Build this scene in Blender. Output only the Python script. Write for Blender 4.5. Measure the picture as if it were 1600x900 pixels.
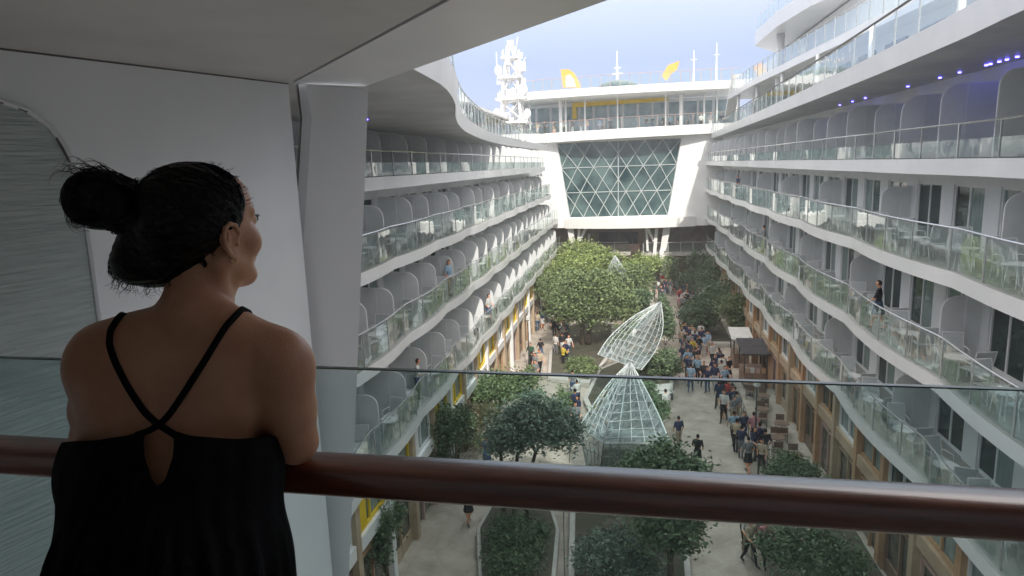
import bpy, bmesh, math, random
import numpy as np
from mathutils import Vector, Matrix
from mathutils.bvhtree import BVHTree
R = math.radians
random.seed(7); np.random.seed(7)
for o in list(bpy.data.objects): bpy.data.objects.remove(o)
scn = bpy.context.scene
COL = scn.collection
PI = math.pi
# ------------------------------------------------------------ camera
ZC = 14.0
AX = np.array([[0.98473399, -0.00288534, -0.17404209],
               [0.17062951, -0.18169736, 0.96843773],
               [-0.03441726, -0.98335026, -0.17843125]])   # rows: world axes, columns: camera right, down, forward
cam = bpy.data.cameras.new('camera'); co = bpy.data.objects.new('camera', cam); COL.objects.link(co)
m = Matrix.Identity(4)
for i in range(3):
    m[i][0] = AX[i][0]; m[i][1] = -AX[i][1]; m[i][2] = -AX[i][2]
m[2][3] = ZC
co.matrix_world = m
cam.sensor_width = 36; cam.lens = 1050 / 1600 * 36; cam.clip_start = .05; cam.clip_end = 3000
scn.camera = co
# ------------------------------------------------------------ light
SUN_EL, SUN_AZ = R(42), R(166)      # azimuth of the sun from +y towards +x
w = bpy.data.worlds.new('World'); scn.world = w; w.use_nodes = True
nt = w.node_tree; bg = nt.nodes['Background']
sky = nt.nodes.new('ShaderNodeTexSky'); sky.sky_type = 'NISHITA'; sky.sun_disc = False
sky.sun_elevation = SUN_EL; sky.sun_rotation = SUN_AZ; sky.air_density = 1.0; sky.dust_density = 4; sky.ozone_density = 3.0
mxs = nt.nodes.new('ShaderNodeMix'); mxs.data_type = 'RGBA'; mxs.inputs[0].default_value = .84    # thin pale veil over the clear sky
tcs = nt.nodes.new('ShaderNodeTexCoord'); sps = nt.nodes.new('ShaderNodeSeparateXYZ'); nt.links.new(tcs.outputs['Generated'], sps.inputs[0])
mrs = nt.nodes.new('ShaderNodeMapRange'); mrs.inputs[1].default_value = .14; mrs.inputs[2].default_value = .75; mrs.inputs[3].default_value = 0; mrs.inputs[4].default_value = 1   # added sky brightness overhead, out of view, to lift the shaded canyon
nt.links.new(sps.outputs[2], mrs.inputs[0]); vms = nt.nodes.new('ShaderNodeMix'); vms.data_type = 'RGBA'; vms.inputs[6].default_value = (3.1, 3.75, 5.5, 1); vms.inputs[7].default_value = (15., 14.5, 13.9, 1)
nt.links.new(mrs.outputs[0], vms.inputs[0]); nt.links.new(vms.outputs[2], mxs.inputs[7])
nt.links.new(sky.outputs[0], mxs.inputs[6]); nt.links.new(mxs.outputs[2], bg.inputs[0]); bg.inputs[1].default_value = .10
sd = bpy.data.lights.new('sun', 'SUN'); sd.energy = 2.3; sd.angle = R(.6); sd.color = (1, .94, .85)
so = bpy.data.objects.new('sun', sd); COL.objects.link(so)
sv = Vector((math.sin(SUN_AZ) * math.cos(SUN_EL), math.cos(SUN_AZ) * math.cos(SUN_EL), math.sin(SUN_EL)))
so.rotation_euler = sv.to_track_quat('Z', 'Y').to_euler(); so.location = (0, -30, 60)
scn.view_settings.view_transform = 'Standard'; scn.view_settings.look = 'None'
scn.view_settings.exposure = .92; scn.view_settings.gamma = 1
scn.render.engine = 'CYCLES'
scn.cycles.max_bounces = 7; scn.cycles.diffuse_bounces = 4; scn.cycles.glossy_bounces = 3
scn.cycles.transparent_max_bounces = 24; scn.cycles.transmission_bounces = 4
scn.cycles.sample_clamp_indirect = 6

def ray(px, py):
    return AX @ np.array([px - 800, py - 450, 1050.])
def dep(px, py, d):                       # point of the photograph at a distance along the view
    v = ray(px, py) * d / 1050; return Vector((v[0], v[1], v[2] + ZC))
def aty(px, py, y):
    v = ray(px, py); v = v * y / v[1]; return Vector((v[0], y, v[2] + ZC))
def atx(px, py, x):
    v = ray(px, py); v = v * x / v[0]; return Vector((x, v[1], v[2] + ZC))
def atz(px, py, z):
    v = ray(px, py); v = v * (z - ZC) / v[2]; return Vector((v[0], v[1], z))
def pix(p):
    c = np.array([p[0], p[1], p[2] - ZC]) @ AX
    return 800 + 1050 * c[0] / c[2], 450 + 1050 * c[1] / c[2], c[2]

# ------------------------------------------------------------ materials
def mat(name, col, rough=.5, col2=None, scale=4., bump=0., bscale=30., metal=0., coat=0., spec=.5, emit=None, stretch=None, island=0., detail=4):
    mt = bpy.data.materials.new(name); mt.use_nodes = True
    n = mt.node_tree; p = n.nodes['Principled BSDF']
    p.inputs['Base Color'].default_value = (*col, 1); p.inputs['Roughness'].default_value = rough
    p.inputs['Metallic'].default_value = metal; p.inputs['Coat Weight'].default_value = coat
    p.inputs['Coat Roughness'].default_value = .08
    p.inputs['Specular IOR Level'].default_value = spec
    tc = n.nodes.new('ShaderNodeTexCoord'); mp = n.nodes.new('ShaderNodeMapping')
    n.links.new(tc.outputs['Object'], mp.inputs[0])
    if stretch: mp.inputs['Scale'].default_value = stretch
    if col2 is not None:
        nz = n.nodes.new('ShaderNodeTexNoise'); nz.inputs['Scale'].default_value = scale; nz.inputs['Detail'].default_value = detail
        nz.inputs['Roughness'].default_value = .6
        n.links.new(mp.outputs[0], nz.inputs[0])
        cr = n.nodes.new('ShaderNodeValToRGB'); cr.color_ramp.elements[0].position = .35; cr.color_ramp.elements[1].position = .65
        cr.color_ramp.elements[0].color = (*col, 1); cr.color_ramp.elements[1].color = (*col2, 1)
        n.links.new(nz.outputs[0], cr.inputs[0]); src = cr.outputs[0]
        if island:
            g = n.nodes.new('ShaderNodeNewGeometry'); hs = n.nodes.new('ShaderNodeHueSaturation')
            mr = n.nodes.new('ShaderNodeMapRange'); mr.inputs[3].default_value = 1 - island; mr.inputs[4].default_value = 1 + island
            n.links.new(g.outputs['Random Per Island'], mr.inputs[0]); n.links.new(mr.outputs[0], hs.inputs['Value'])
            n.links.new(src, hs.inputs['Color']); src = hs.outputs[0]
        n.links.new(src, p.inputs['Base Color'])
    if bump:
        nb = n.nodes.new('ShaderNodeTexNoise'); nb.inputs['Scale'].default_value = bscale; nb.inputs['Detail'].default_value = 3
        n.links.new(mp.outputs[0], nb.inputs[0]); b = n.nodes.new('ShaderNodeBump'); b.inputs['Strength'].default_value = bump
        b.inputs['Distance'].default_value = .02
        n.links.new(nb.outputs[0], b.inputs['Height']); n.links.new(b.outputs[0], p.inputs['Normal'])
    if emit: p.inputs['Emission Color'].default_value = (*emit[:3], 1); p.inputs['Emission Strength'].default_value = emit[3]
    return mt
def glass(name, tint, refl=1.0, base=.03, wav=.25, wscale=1.6, grough=.03, milk=0., milkcol=(.6, .68, .68)):
    mt = bpy.data.materials.new(name); mt.use_nodes = True; n = mt.node_tree
    for x in list(n.nodes): n.nodes.remove(x)
    out = n.nodes.new('ShaderNodeOutputMaterial'); tr = n.nodes.new('ShaderNodeBsdfTransparent'); tr.inputs[0].default_value = (*tint, 1)
    gl = n.nodes.new('ShaderNodeBsdfGlossy'); gl.inputs['Roughness'].default_value = grough; gl.inputs[0].default_value = (.92, .97, .97, 1)
    lw = n.nodes.new('ShaderNodeLayerWeight'); lw.inputs[0].default_value = .5; fr = n.nodes.new('ShaderNodeMath'); fr.operation = 'POWER'; fr.inputs[1].default_value = 3.6
    n.links.new(lw.outputs['Facing'], fr.inputs[0])
    ma = n.nodes.new('ShaderNodeMath'); ma.operation = 'MULTIPLY_ADD'; ma.inputs[1].default_value = refl; ma.inputs[2].default_value = base; ma.use_clamp = True
    n.links.new(fr.outputs[0], ma.inputs[0])
    if wav:
        tc = n.nodes.new('ShaderNodeTexCoord'); nb = n.nodes.new('ShaderNodeTexNoise'); nb.inputs['Scale'].default_value = wscale; nb.inputs['Detail'].default_value = 1
        b = n.nodes.new('ShaderNodeBump'); b.inputs['Strength'].default_value = wav; b.inputs['Distance'].default_value = .08
        n.links.new(tc.outputs['Object'], nb.inputs[0]); n.links.new(nb.outputs[0], b.inputs['Height']); n.links.new(b.outputs[0], gl.inputs['Normal'])
    mx = n.nodes.new('ShaderNodeMixShader'); body = tr.outputs[0]
    if milk:
        df = n.nodes.new('ShaderNodeBsdfDiffuse'); df.inputs[0].default_value = (*milkcol, 1); m2 = n.nodes.new('ShaderNodeMixShader'); m2.inputs[0].default_value = milk
        n.links.new(tr.outputs[0], m2.inputs[1]); n.links.new(df.outputs[0], m2.inputs[2]); body = m2.outputs[0]
    n.links.new(ma.outputs[0], mx.inputs[0]); n.links.new(body, mx.inputs[1]); n.links.new(gl.outputs[0], mx.inputs[2]); n.links.new(mx.outputs[0], out.inputs[0])
    return mt
M = {}
M['paint'] = mat('white_painted_steel', (.78, .79, .80), .32, (.85, .85, .86), .8, .05, 2.0, spec=.5)
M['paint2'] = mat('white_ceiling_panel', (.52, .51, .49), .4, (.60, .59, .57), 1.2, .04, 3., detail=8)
M['wallp'] = mat('white_wall_panel', (.73, .745, .76), .42, (.81, .82, .83), .9, .06, 4.)
M['bright'] = mat('bright_white_paint', (.78, .77, .75), .4, (.84, .83, .81), .5, .03, 2.)
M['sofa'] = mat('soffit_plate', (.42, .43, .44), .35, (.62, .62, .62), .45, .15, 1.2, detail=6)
M['deck'] = mat('balcony_floor', (.30, .31, .29), .6, (.38, .38, .35), 6., .1, 60.)
M['gpanel'] = mat('divider_panel', (.64, .66, .67), .5, (.71, .73, .74), 1.5)
M['frame'] = mat('white_frame', (.74, .75, .76), .35, (.80, .80, .80), 3.)
M['chrome'] = mat('metal_trim', (.55, .57, .58), .25, (.65, .66, .66), 8., metal=.7)
M['edge'] = mat('glass_edge', (.10, .16, .15), .2, (.16, .24, .22), 8.)
M['dark'] = mat('dark_metal', (.05, .05, .055), .4, (.08, .08, .08), 8.)
M['seal'] = mat('seam_sealant', (.09, .085, .08), .7, (.14, .13, .12), 12.)
M['pdark'] = mat('dark_window', (.02, .035, .035), .06, (.055, .085, .08), .9, .05, 1.2, spec=.7)
M['pcurt'] = mat('curtained_window', (.15, .21, .20), .08, (.29, .36, .34), 5., .0, spec=.6, stretch=(1, 5, .2))
M['glass'] = glass('balcony_glass', (.88, .95, .94), 1.0, .09, .12, 1.4, milk=.06)
M['glassn'] = glass('near_glass', (.86, .93, .94), .7, .03, .03, 1., milk=.05)
M['canopy'] = glass('canopy_glass', (.66, .76, .76), 1.2, .28, .06, 1.5, milk=.36, milkcol=(.38, .47, .48))
M['teal'] = mat('dark_window_wall', (.012, .042, .048), .06, (.10, .165, .16), .5, .6, .8, spec=.9, detail=8)
M['lat'] = mat('lattice_paint', (.42, .47, .47), .4, (.58, .62, .62), 2.)
M['wood'] = mat('varnished_wood', (.14, .028, .013), .3, (.28, .07, .034), 5., .08, 26., coat=1., stretch=(.7, 9, 9))
M['wood'].node_tree.nodes['Principled BSDF'].inputs['Coat IOR'].default_value = 2.0; M['wood'].node_tree.nodes['Principled BSDF'].inputs['Coat Roughness'].default_value = .2
M['stone'] = mat('paving_stone', (.33, .285, .235), .75, (.50, .445, .38), .9, .4, 9., detail=9)
M['stone2'] = mat('garden_ground', (.10, .085, .06), .9, (.05, .055, .035), 1.5, .4, 8.)
M['kerb'] = mat('planter_stone', (.42, .40, .37), .7, (.52, .50, .46), 3., .2, 20.)
M['yellow'] = mat('yellow_panel', (.75, .50, .01), .45, (.82, .58, .03), 1.5)
M['tan'] = mat('tan_cladding', (.36, .27, .18), .55, (.48, .38, .27), 1.2, .1, 10.)
M['woodf'] = mat('timber_cladding', (.38, .22, .12), .5, (.50, .33, .19), 2.2, .1, 18., stretch=(1, 4, .5))
M['brown'] = mat('brown_panel', (.16, .10, .07), .5, (.25, .17, .12), 1.8)
M['rose'] = mat('rose_cladding', (.42, .28, .24), .6, (.50, .36, .31), 1.8)
M['shop'] = mat('shop_window', (.05, .06, .055), .12, (.20, .20, .16), 1.4, .1, 1., spec=.7, detail=6)
M['awning'] = mat('dark_awning', (.03, .03, .035), .8, (.06, .055, .06), 3.)
M['canvas'] = mat('pale_canvas', (.50, .50, .48), .8, (.60, .60, .57), 3.)
M['sling'] = mat('grey_sling_fabric', (.46, .49, .50), .8, (.54, .57, .58), 20.)
M['bark'] = mat('tree_bark', (.09, .07, .05), .9, (.16, .13, .10), 9., .5, 30.)
LF = {}
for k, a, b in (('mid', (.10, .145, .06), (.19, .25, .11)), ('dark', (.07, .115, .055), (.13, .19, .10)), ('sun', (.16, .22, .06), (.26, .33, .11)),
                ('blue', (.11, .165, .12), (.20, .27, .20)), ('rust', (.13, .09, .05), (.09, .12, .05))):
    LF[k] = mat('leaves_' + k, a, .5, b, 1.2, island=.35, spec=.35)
    tn = LF[k].node_tree
M['skin'] = mat('skin', (.62, .285, .165), .35, (.76, .40, .25), 6., .10, 260., spec=.45)
M['skin'].node_tree.nodes['Principled BSDF'].inputs['Subsurface Weight'].default_value = .08
M['skin'].node_tree.nodes['Principled BSDF'].inputs['Subsurface Radius'].default_value = (.012, .005, .003)
M['hair'] = mat('black_hair', (.004, .0035, .0035), .4, (.008, .006, .0055), 30., .2, 120., spec=.3)
M['dress'] = mat('black_cotton', (.006, .006, .0075), .85, (.010, .010, .012), 12., .25, 300., spec=.15)
M['gold'] = mat('gold_earring', (.7, .5, .25), .2, metal=1.)
M['lip'] = mat('lips', (.30, .10, .08), .4)
M['eye'] = mat('eye_white', (.7, .68, .65), .15)
M['led'] = mat('blue_downlight', (.05, .05, .4), .4, emit=(.10, .08, 1., 9.))
M['screen'] = mat('dark_blue_screen', (.02, .025, .05), .15, (.05, .06, .10), 1.)
M['orange'] = mat('orange_paint', (.80, .36, .06), .4, (.85, .42, .10), 1.)
M['palegreen'] = mat('pale_grey_green_paint', (.50, .58, .52), .5)
M['arch'] = mat('ribbed_frosted_glass', (.34, .40, .385), .22, (.44, .50, .485), 6., stretch=(.5, .5, 9))
an = M['arch'].node_tree; b_ = an.nodes.new('ShaderNodeBump'); b_.inputs['Strength'].default_value = .75; b_.inputs['Distance'].default_value = .03
tw = an.nodes.new('ShaderNodeTexNoise'); tw.inputs['Scale'].default_value = 7; tw.inputs['Detail'].default_value = 2; mm = an.nodes.new('ShaderNodeMapping'); mm.inputs['Scale'].default_value = (.35, .35, 8)
tcc = an.nodes.new('ShaderNodeTexCoord'); an.links.new(tcc.outputs['Object'], mm.inputs[0]); an.links.new(mm.outputs[0], tw.inputs[0])
an.links.new(tw.outputs[0], b_.inputs['Height']); an.links.new(b_.outputs[0], an.nodes['Principled BSDF'].inputs['Normal'])
# paving with irregular flags
sn = M['stone'].node_tree; pb = sn.nodes['Principled BSDF']
vo = sn.nodes.new('ShaderNodeTexVoronoi'); vo.feature = 'DISTANCE_TO_EDGE'; vo.inputs['Scale'].default_value = 1.15
tc0 = sn.nodes.new('ShaderNodeTexCoord'); sn.links.new(tc0.outputs['Object'], vo.inputs['Vector'])
mr0 = sn.nodes.new('ShaderNodeMapRange'); mr0.inputs[1].default_value = 0; mr0.inputs[2].default_value = .05; mr0.inputs[3].default_value = .86; mr0.inputs[4].default_value = 1
sn.links.new(vo.outputs['Distance'], mr0.inputs[0]); mx0 = sn.nodes.new('ShaderNodeMix'); mx0.data_type = 'RGBA'; mx0.blend_type = 'MULTIPLY'; mx0.inputs[0].default_value = 1
src = pb.inputs['Base Color'].links[0].from_socket; sn.links.new(src, mx0.inputs[6]); sn.links.new(mr0.outputs[0], mx0.inputs[7]); sn.links.new(mx0.outputs[2], pb.inputs['Base Color'])

# ------------------------------------------------------------ mesh helpers
class MB:
    def __init__(s): s.v = []; s.f = []; s.m = []; s.mi = 0
    def add(s, vs, fs):
        b = len(s.v); s.v += [tuple(x) for x in vs]; s.f += [tuple(b + i for i in f) for f in fs]; s.m += [s.mi] * len(fs)
    def box(s, x0, x1, y0, y1, z0, z1):
        x0, x1 = sorted((x0, x1)); y0, y1 = sorted((y0, y1)); z0, z1 = sorted((z0, z1))
        s.add([(x0, y0, z0), (x1, y0, z0), (x1, y1, z0), (x0, y1, z0), (x0, y0, z1), (x1, y0, z1), (x1, y1, z1), (x0, y1, z1)],
              [(0, 3, 2, 1), (4, 5, 6, 7), (0, 1, 5, 4), (1, 2, 6, 5), (2, 3, 7, 6), (3, 0, 4, 7)])
    def prism(s, poly, d):                     # 3-D polygon pushed along the vector d
        n = len(poly); d = Vector(d); a = [Vector(p) for p in poly]; b = [p + d for p in a]
        s.add(a + b, [tuple(range(n - 1, -1, -1)), tuple(range(n, 2 * n))] + [(i, (i + 1) % n, n + (i + 1) % n, n + i) for i in range(n)])
    def panel(s, p, q, h, t=.02, up=None):     # upright panel standing between two points of its foot
        p = Vector(p); q = Vector(q); d = (q - p); nrm = Vector((-d.y, d.x, 0)).normalized() * t / 2
        s.prism([p - nrm, q - nrm, q + nrm, p + nrm], (0, 0, h))
    def tube(s, pts, r, n=6, cap=True):
        pts = [Vector(p) for p in pts]; k = len(pts); rr = r if hasattr(r, '__len__') else [r] * k
        base = len(s.v); vs = []; fs = []; up = None
        for i in range(k):
            t = (pts[min(i + 1, k - 1)] - pts[max(i - 1, 0)])
            if t.length < 1e-9: t = Vector((0, 0, 1))
            t.normalize()
            if up is None: up = Vector((0, 0, 1)) if abs(t.z) < .9 else Vector((1, 0, 0))
            a = t.cross(up); a.normalize(); b = a.cross(t); up = b
            for j in range(n):
                th = 2 * PI * j / n; vs.append(pts[i] + (a * math.cos(th) + b * math.sin(th)) * rr[i])
        for i in range(k - 1):
            for j in range(n):
                fs.append((i * n + j, i * n + (j + 1) % n, (i + 1) * n + (j + 1) % n, (i + 1) * n + j))
        if cap: fs.append(tuple(range(n - 1, -1, -1))); fs.append(tuple((k - 1) * n + j for j in range(n)))
        s.add(vs, fs)
    def ball(s, c, r, n=8, sz=1.):
        c = Vector(c); vs = []; fs = []
        for i in range(1, n):
            for j in range(n * 2):
                a = PI * i / n; b = PI * j / n; vs.append(c + Vector((r * math.sin(a) * math.cos(b), r * math.sin(a) * math.sin(b), r * sz * math.cos(a))))
        top = len(vs); vs += [c + Vector((0, 0, r * sz)), c - Vector((0, 0, r * sz))]; w_ = 2 * n
        for i in range(n - 2):
            for j in range(w_): fs.append((i * w_ + j, (i + 1) * w_ + j, (i + 1) * w_ + (j + 1) % w_, i * w_ + (j + 1) % w_))
        for j in range(w_): fs.append((top, j, (j + 1) % w_)); fs.append((top + 1, (n - 2) * w_ + (j + 1) % w_, (n - 2) * w_ + j))
        s.add(vs, fs)
    def build(s, name, mats, parent=None, smooth=False, origin=None):
        me = bpy.data.meshes.new(name)
        o_ = Vector(origin) if origin is not None else Vector((0, 0, 0))
        vs = [(v[0] - o_.x, v[1] - o_.y, v[2] - o_.z) for v in s.v] if origin is not None else s.v
        me.from_pydata(vs, [], s.f); me.update()
        if not isinstance(mats, (list, tuple)): mats = [mats]
        for x in mats: me.materials.append(x)
        if len(mats) > 1: me.polygons.foreach_set('material_index', s.m)
        if smooth: me.polygons.foreach_set('use_smooth', [True] * len(me.polygons))
        o = bpy.data.objects.new(name, me); COL.objects.link(o)
        if origin is not None: o.location = o_
        if parent: o.parent = parent
        return o
def tag(o, label=None, cat=None, group=None, kind=None):
    if label: o['label'] = label
    if cat: o['category'] = cat
    if group: o['group'] = group
    if kind: o['kind'] = kind
    return o
def thing(name, label, cat, loc=(0, 0, 0), rz=0, group=None):
    o = bpy.data.objects.new(name, None); COL.objects.link(o); o.location = loc; o.rotation_euler = (0, 0, rz); o.empty_display_size = .2
    return tag(o, label, cat, group)
def kids(o): return [c for c in CH.get(o.name, [])]
CH = {}
def reg(o):                                    # remember the children of a prototype
    for c in [x for x in bpy.data.objects if x.parent == o]: CH.setdefault(o.name, []).append(c); reg(c)
def copy_tree(o, parent=None):
    c = o.copy(); COL.objects.link(c)
    if parent: c.parent = parent
    for k in kids(o): copy_tree(k, c)
    return c
def bevel(o, w_=.01, seg=2):
    b = o.modifiers.new('bevel', 'BEVEL'); b.width = w_; b.segments = seg; b.limit_method = 'ANGLE'; return o

# ------------------------------------------------------------ setting: ground and sheets
g = MB(); g.add([(-400, -300, -6), (400, -300, -6), (400, 900, -6), (-400, 900, -6)], [(0, 1, 2, 3)])
tag(g.build('sea', mat('sea_water', (.02, .06, .08), .12, (.03, .08, .10), .3, .4, .8)), kind='structure')
g = MB(); g.box(-13, 13, -3, 96, -.3, 0.); tag(g.build('promenade', M['stone']), kind='structure')
def bed(name, poly, h=.32):
    b = MB(); b.prism([(x, y, .004) for x, y in poly], (0, 0, h)); o = b.build(name, M['kerb']); bevel(o, .04)
    cx = sum(p[0] for p in poly) / len(poly); cy = sum(p[1] for p in poly) / len(poly)
    c = MB(); c.prism([(cx + (x - cx) * .9, cy + (y - cy) * .93, h + .004) for x, y in poly], (0, 0, .05)); c.build('soil', M['stone2'], o)
    return o
tag(bed('planter_bed', [(-3.5, 18.5), (-2.4, 18.5), (-2.7, 23.5), (-3.7, 27), (-5.6, 26.5), (-5.9, 23.2), (-5.1, 20)]), 'low stone planter around the round bush at the lower left walk', 'planter', 'stone planter beds')
tag(bed('planter_bed', [(-2.0, 19), (1.9, 19), (2.2, 27), (1.4, 31), (-1.8, 31.5), (-2.6, 27)]), 'low stone planter below the nearer glass canopy', 'planter', 'stone planter beds')
tag(bed('planter_bed', [(-1.6, 33), (1.5, 33), (2.6, 41), (3.0, 47), (.2, 47.5), (-2.2, 44), (-2.8, 38)]), 'low stone planter below the leaf shaped canopy in the middle of the park', 'planter', 'stone planter beds')
tag(bed('planter_bed', [(-5.4, 42), (-2.6, 41), (-1.2, 49), (-1.4, 57), (-3.3, 59), (-5.6, 56), (-6, 48)]), 'low stone planter under the big round park tree', 'planter', 'stone planter beds')
tag(bed('planter_bed', [(-6.6, 60), (2.2, 60), (2.4, 73), (-7, 73)]), 'far stone planter of sunlit trees by the end wall', 'planter', 'stone planter beds')
tag(bed('planter_bed', [(5.4, 51), (7.6, 51), (7.8, 66), (5.9, 66)]), 'narrow stone planter of dark shrubs against the right hand shops', 'planter', 'stone planter beds')
tag(bed('planter_bed', [(6.6, 19), (8.2, 19), (8.2, 29), (6.9, 28)]), 'near stone planter of dark shrubs at the foot of the timber shopfronts', 'planter', 'stone planter beds')

# ------------------------------------------------------------ cabin blocks
FLOORS = [13.8, 10.95, 8.0, 4.9]
def edge(y, s, lv):
    ph = 18. if s > 0 else 16.5
    a = .25 if lv > 0 else .15
    x = 8.1 - a * abs(math.sin(PI * (y - ph - lv * .6) / 8.))
    if s < 0:
        x = {0: 8.0, 1: 8.05, 2: 7.95, 3: 7.75}[lv] - .7 * a * abs(math.sin(PI * (y - ph - lv * .7) / 5.4)) + .2
        if y < 19: x += -.045 * (19 - y) ** 1.6 * .35
    return x
YEND = {1: [76, 76, 76, 76], -1: [66, 71, 75.5, 75.8]}
YBEG = {1: 7., -1: 9.}
PITCH = 2.7
NAMES = {1: 'right', -1: 'left'}
def near100(items):           # items: list of (distance, maker); the nearest hundred stay single
    items.sort(key=lambda t: t[0]); return items[:100], items[100:]
def cabin_block(s):
    t = thing('cabin_block', 'right hand white ship side with four curving cabin balcony decks above timber shops' if s > 0 else
              'left hand white ship side with four curving cabin balcony decks above yellow panels', 'ship superstructure', (s * 9.6, 40, 0))
    inv = (-s * 9.6, -40, 0)
    def B(mb, name, mt, parent=t, smooth=False):
        o = mb.build(name, mt, parent, smooth)
        if parent is t: o.location = inv
        return o
    XW = 9.75
    # slabs
    for lv, fz in enumerate(FLOORS):
        ye, yb = YEND[s][lv], YBEG[s]
        n = int((ye - yb) / .4); ys = [yb + (ye - yb) * i / n for i in range(n + 1)]
        fh = .42
        sl = MB(); vs = []
        for y in ys:
            e = edge(y, s, lv); vs += [(s * e, y, fz), (s * (e + .03), y, fz - fh), (s * 9.9, y, fz - fh), (s * 9.9, y, fz)]
        def q(a, b, c, d): return (a, b, c, d) if s > 0 else (d, c, b, a)
        for i in range(n):
            a = 4 * i; b = a + 4
            sl.mi = 0; base = [q(a, b, b + 1, a + 1)]
            sl.f += base; sl.m += [0]
            sl.f.append(q(a + 1, b + 1, b + 2, a + 2)); sl.m.append(1)
            sl.f.append(q(a + 3, b + 3, b, a)); sl.m.append(2)
        sl.v += vs
        sl.f.append((0, 1, 2, 3)); sl.m.append(0); L_ = 4 * n; sl.f.append((L_ + 3, L_ + 2, L_ + 1, L_)); sl.m.append(0)
        B(sl, 'balcony_slab', [M['paint'], M['wallp'], M['deck']])
        # rail
        rl = MB(); hr = [1.1, 1.1, 1.1, 1.1][lv] if lv else .86
        rp = [(s * (edge(y, s, lv) + .10), y, fz + hr) for y in ys]
        rl.tube(rp, .028, 6)
        yy = yb; k = 0
        while yy <= ye + .01:
            x = s * (edge(yy, s, lv) + .10); w2 = .03 if k % 2 == 0 else .014
            rl.box(x - .02, x + .02, yy - w2, yy + w2, fz + .002, fz + hr - .02); yy += 2.; k += 1
        B(rl, 'handrail', M['chrome'])
        # upright back wall of the cabins: piers and lintel
        top = (FLOORS[lv - 1] - .42) if lv else (16.2 if s > 0 else 15.5)
        wl = MB(); y = yb
        wl.box(s * XW, s * 10.0, yb - 3, ye + 6, top - .38, top)
        while y < ye + 5:
            wl.box(s * XW, s * 10.0, y - .42, y + .42, fz, top - .38)
            y += PITCH
        wl.box(s * (XW + .06), s * 10.0, yb - 3, ye + 6, fz, fz + .12)
        B(wl, 'cabin_wall', M['wallp'])
    # panes, dividers, glass
    pan, div, gla = [], [], []
    for lv, fz in enumerate(FLOORS):
        ye, yb = YEND[s][lv], YBEG[s]; top = (FLOORS[lv - 1] - .42) if lv else (16.2 if s > 0 else 15.5)
        c = 0; y = yb
        while y < ye - .5:
            pan.append((y, (lv, fz, y + .42, y + PITCH - .42, top - .38)))
            if s < 0 or lv == 0 or round((y - yb) / PITCH) % 3 == lv % 3: div.append((y, (lv, fz, y, top)))
            y += PITCH
        y = yb
        while y < ye - .3:
            gla.append((y, (lv, fz, y, min(y + 2., ye)))); y += 2.
    def mk_door(a, single=True, fb=None, pb1=None, pb2=None):
        lv, fz, y0, y1, zt = a; f = fb or MB(); X0, X1 = s * (XW + .04), s * (XW + .10)
        w_ = .07; md = (y0 + y1) / 2
        f.box(X0, X1, y0, y0 + w_, fz + .12, zt); f.box(X0, X1, y1 - w_, y1, fz + .12, zt)
        f.box(X0, X1, y0 + w_, y1 - w_, zt - w_, zt); f.box(X0 + s * .012, X1, md - .04, md + .04, fz + .12, zt - w_)
        d = pb1 or MB(); cu = pb2 or MB()
        flip = (int(y0 * 3) + lv) % 3
        (cu if flip == 0 else d).box(s * (XW + .085), s * (XW + .12), y0 + w_, md - .04, fz + .12, zt - w_)
        (cu if flip == 1 else d).box(s * (XW + .085), s * (XW + .12), md + .04, y1 - w_, fz + .12, zt - w_)
        if single:
            fo = B(f, 'sliding_door', M['frame'])
            if d.v: d.build('dark_pane', M['pdark'], fo)
            if cu.v: cu.build('curtained_pane', M['pcurt'], fo)
    a, b = near100(pan)
    for _, it in a: mk_door(it)
    if b:
        f, d, cu = MB(), MB(), MB()
        for _, it in b: mk_door(it, False, f, d, cu)
        fo = B(f, 'sliding_door', M['frame']); fo['kind'] = 'stuff'; o = d.build('dark_pane', M['pdark'], fo); o['kind'] = 'stuff'
        if cu.v: o = cu.build('curtained_pane', M['pcurt'], fo); o['kind'] = 'stuff'
    def mk_div(a, pb, fb):
        lv, fz, y, top = a; e = edge(y, s, lv) + (.72 if s > 0 and lv else .3); h = min([2.0, 1.85, 1.9, 1.95][int(y * 7) % 4], top - fz - .12); r = [.5, .42, .36][int(y * 3) % 3]
        # arch-cornered panel from the wall to the rail
        pts = [(XW - .02, fz + .02), (e, fz + .02), (e + .02, fz + h - r)]
        for k in range(1, 7):
            th = PI / 2 * k / 6; pts.append((e + .02 + r - r * math.cos(th), fz + h - r + r * math.sin(th)))
        pts.append((XW - .02, fz + h + .02))
        pb.prism([(s * x, y - .018, z) for x, z in pts], (0, .036, 0))
        fb.tube([(s * x, y, z) for x, z in pts[1:]], .024, 5)
        fb.box(s * (e + .62), s * (e + .65), y - .024, y + .024, fz + .02, fz + h)
    a, b = near100(div)
    for _, it in a:
        p, f = MB(), MB(); mk_div(it, p, f); po = B(p, 'divider', M['gpanel']); f.build('edge_frame', M['frame'], po)
    if b:
        p, f = MB(), MB()
        for _, it in b: mk_div(it, p, f)
        po = B(p, 'divider', M['gpanel']); po['kind'] = 'stuff'; fo = f.build('edge_frame', M['frame'], po); fo['kind'] = 'stuff'
    def mk_gl(a, mb):
        lv, fz, y0, y1 = a; h = 1.02 if lv else .47; n = 4
        for i in range(n):
            ya, yb_ = y0 + .035 + (y1 - y0 - .07) * i / n, y0 + .035 + (y1 - y0 - .07) * (i + 1) / n
            xa, xb = s * (edge(ya, s, lv) + .10), s * (edge(yb_, s, lv) + .10)
            p = [(xa, ya, fz + .03), (xb, yb_, fz + .03), (xb, yb_, fz + h), (xa, ya, fz + h)]
            mb.add(p, [(0, 1, 2, 3)])
    a, b = near100(gla)
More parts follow.
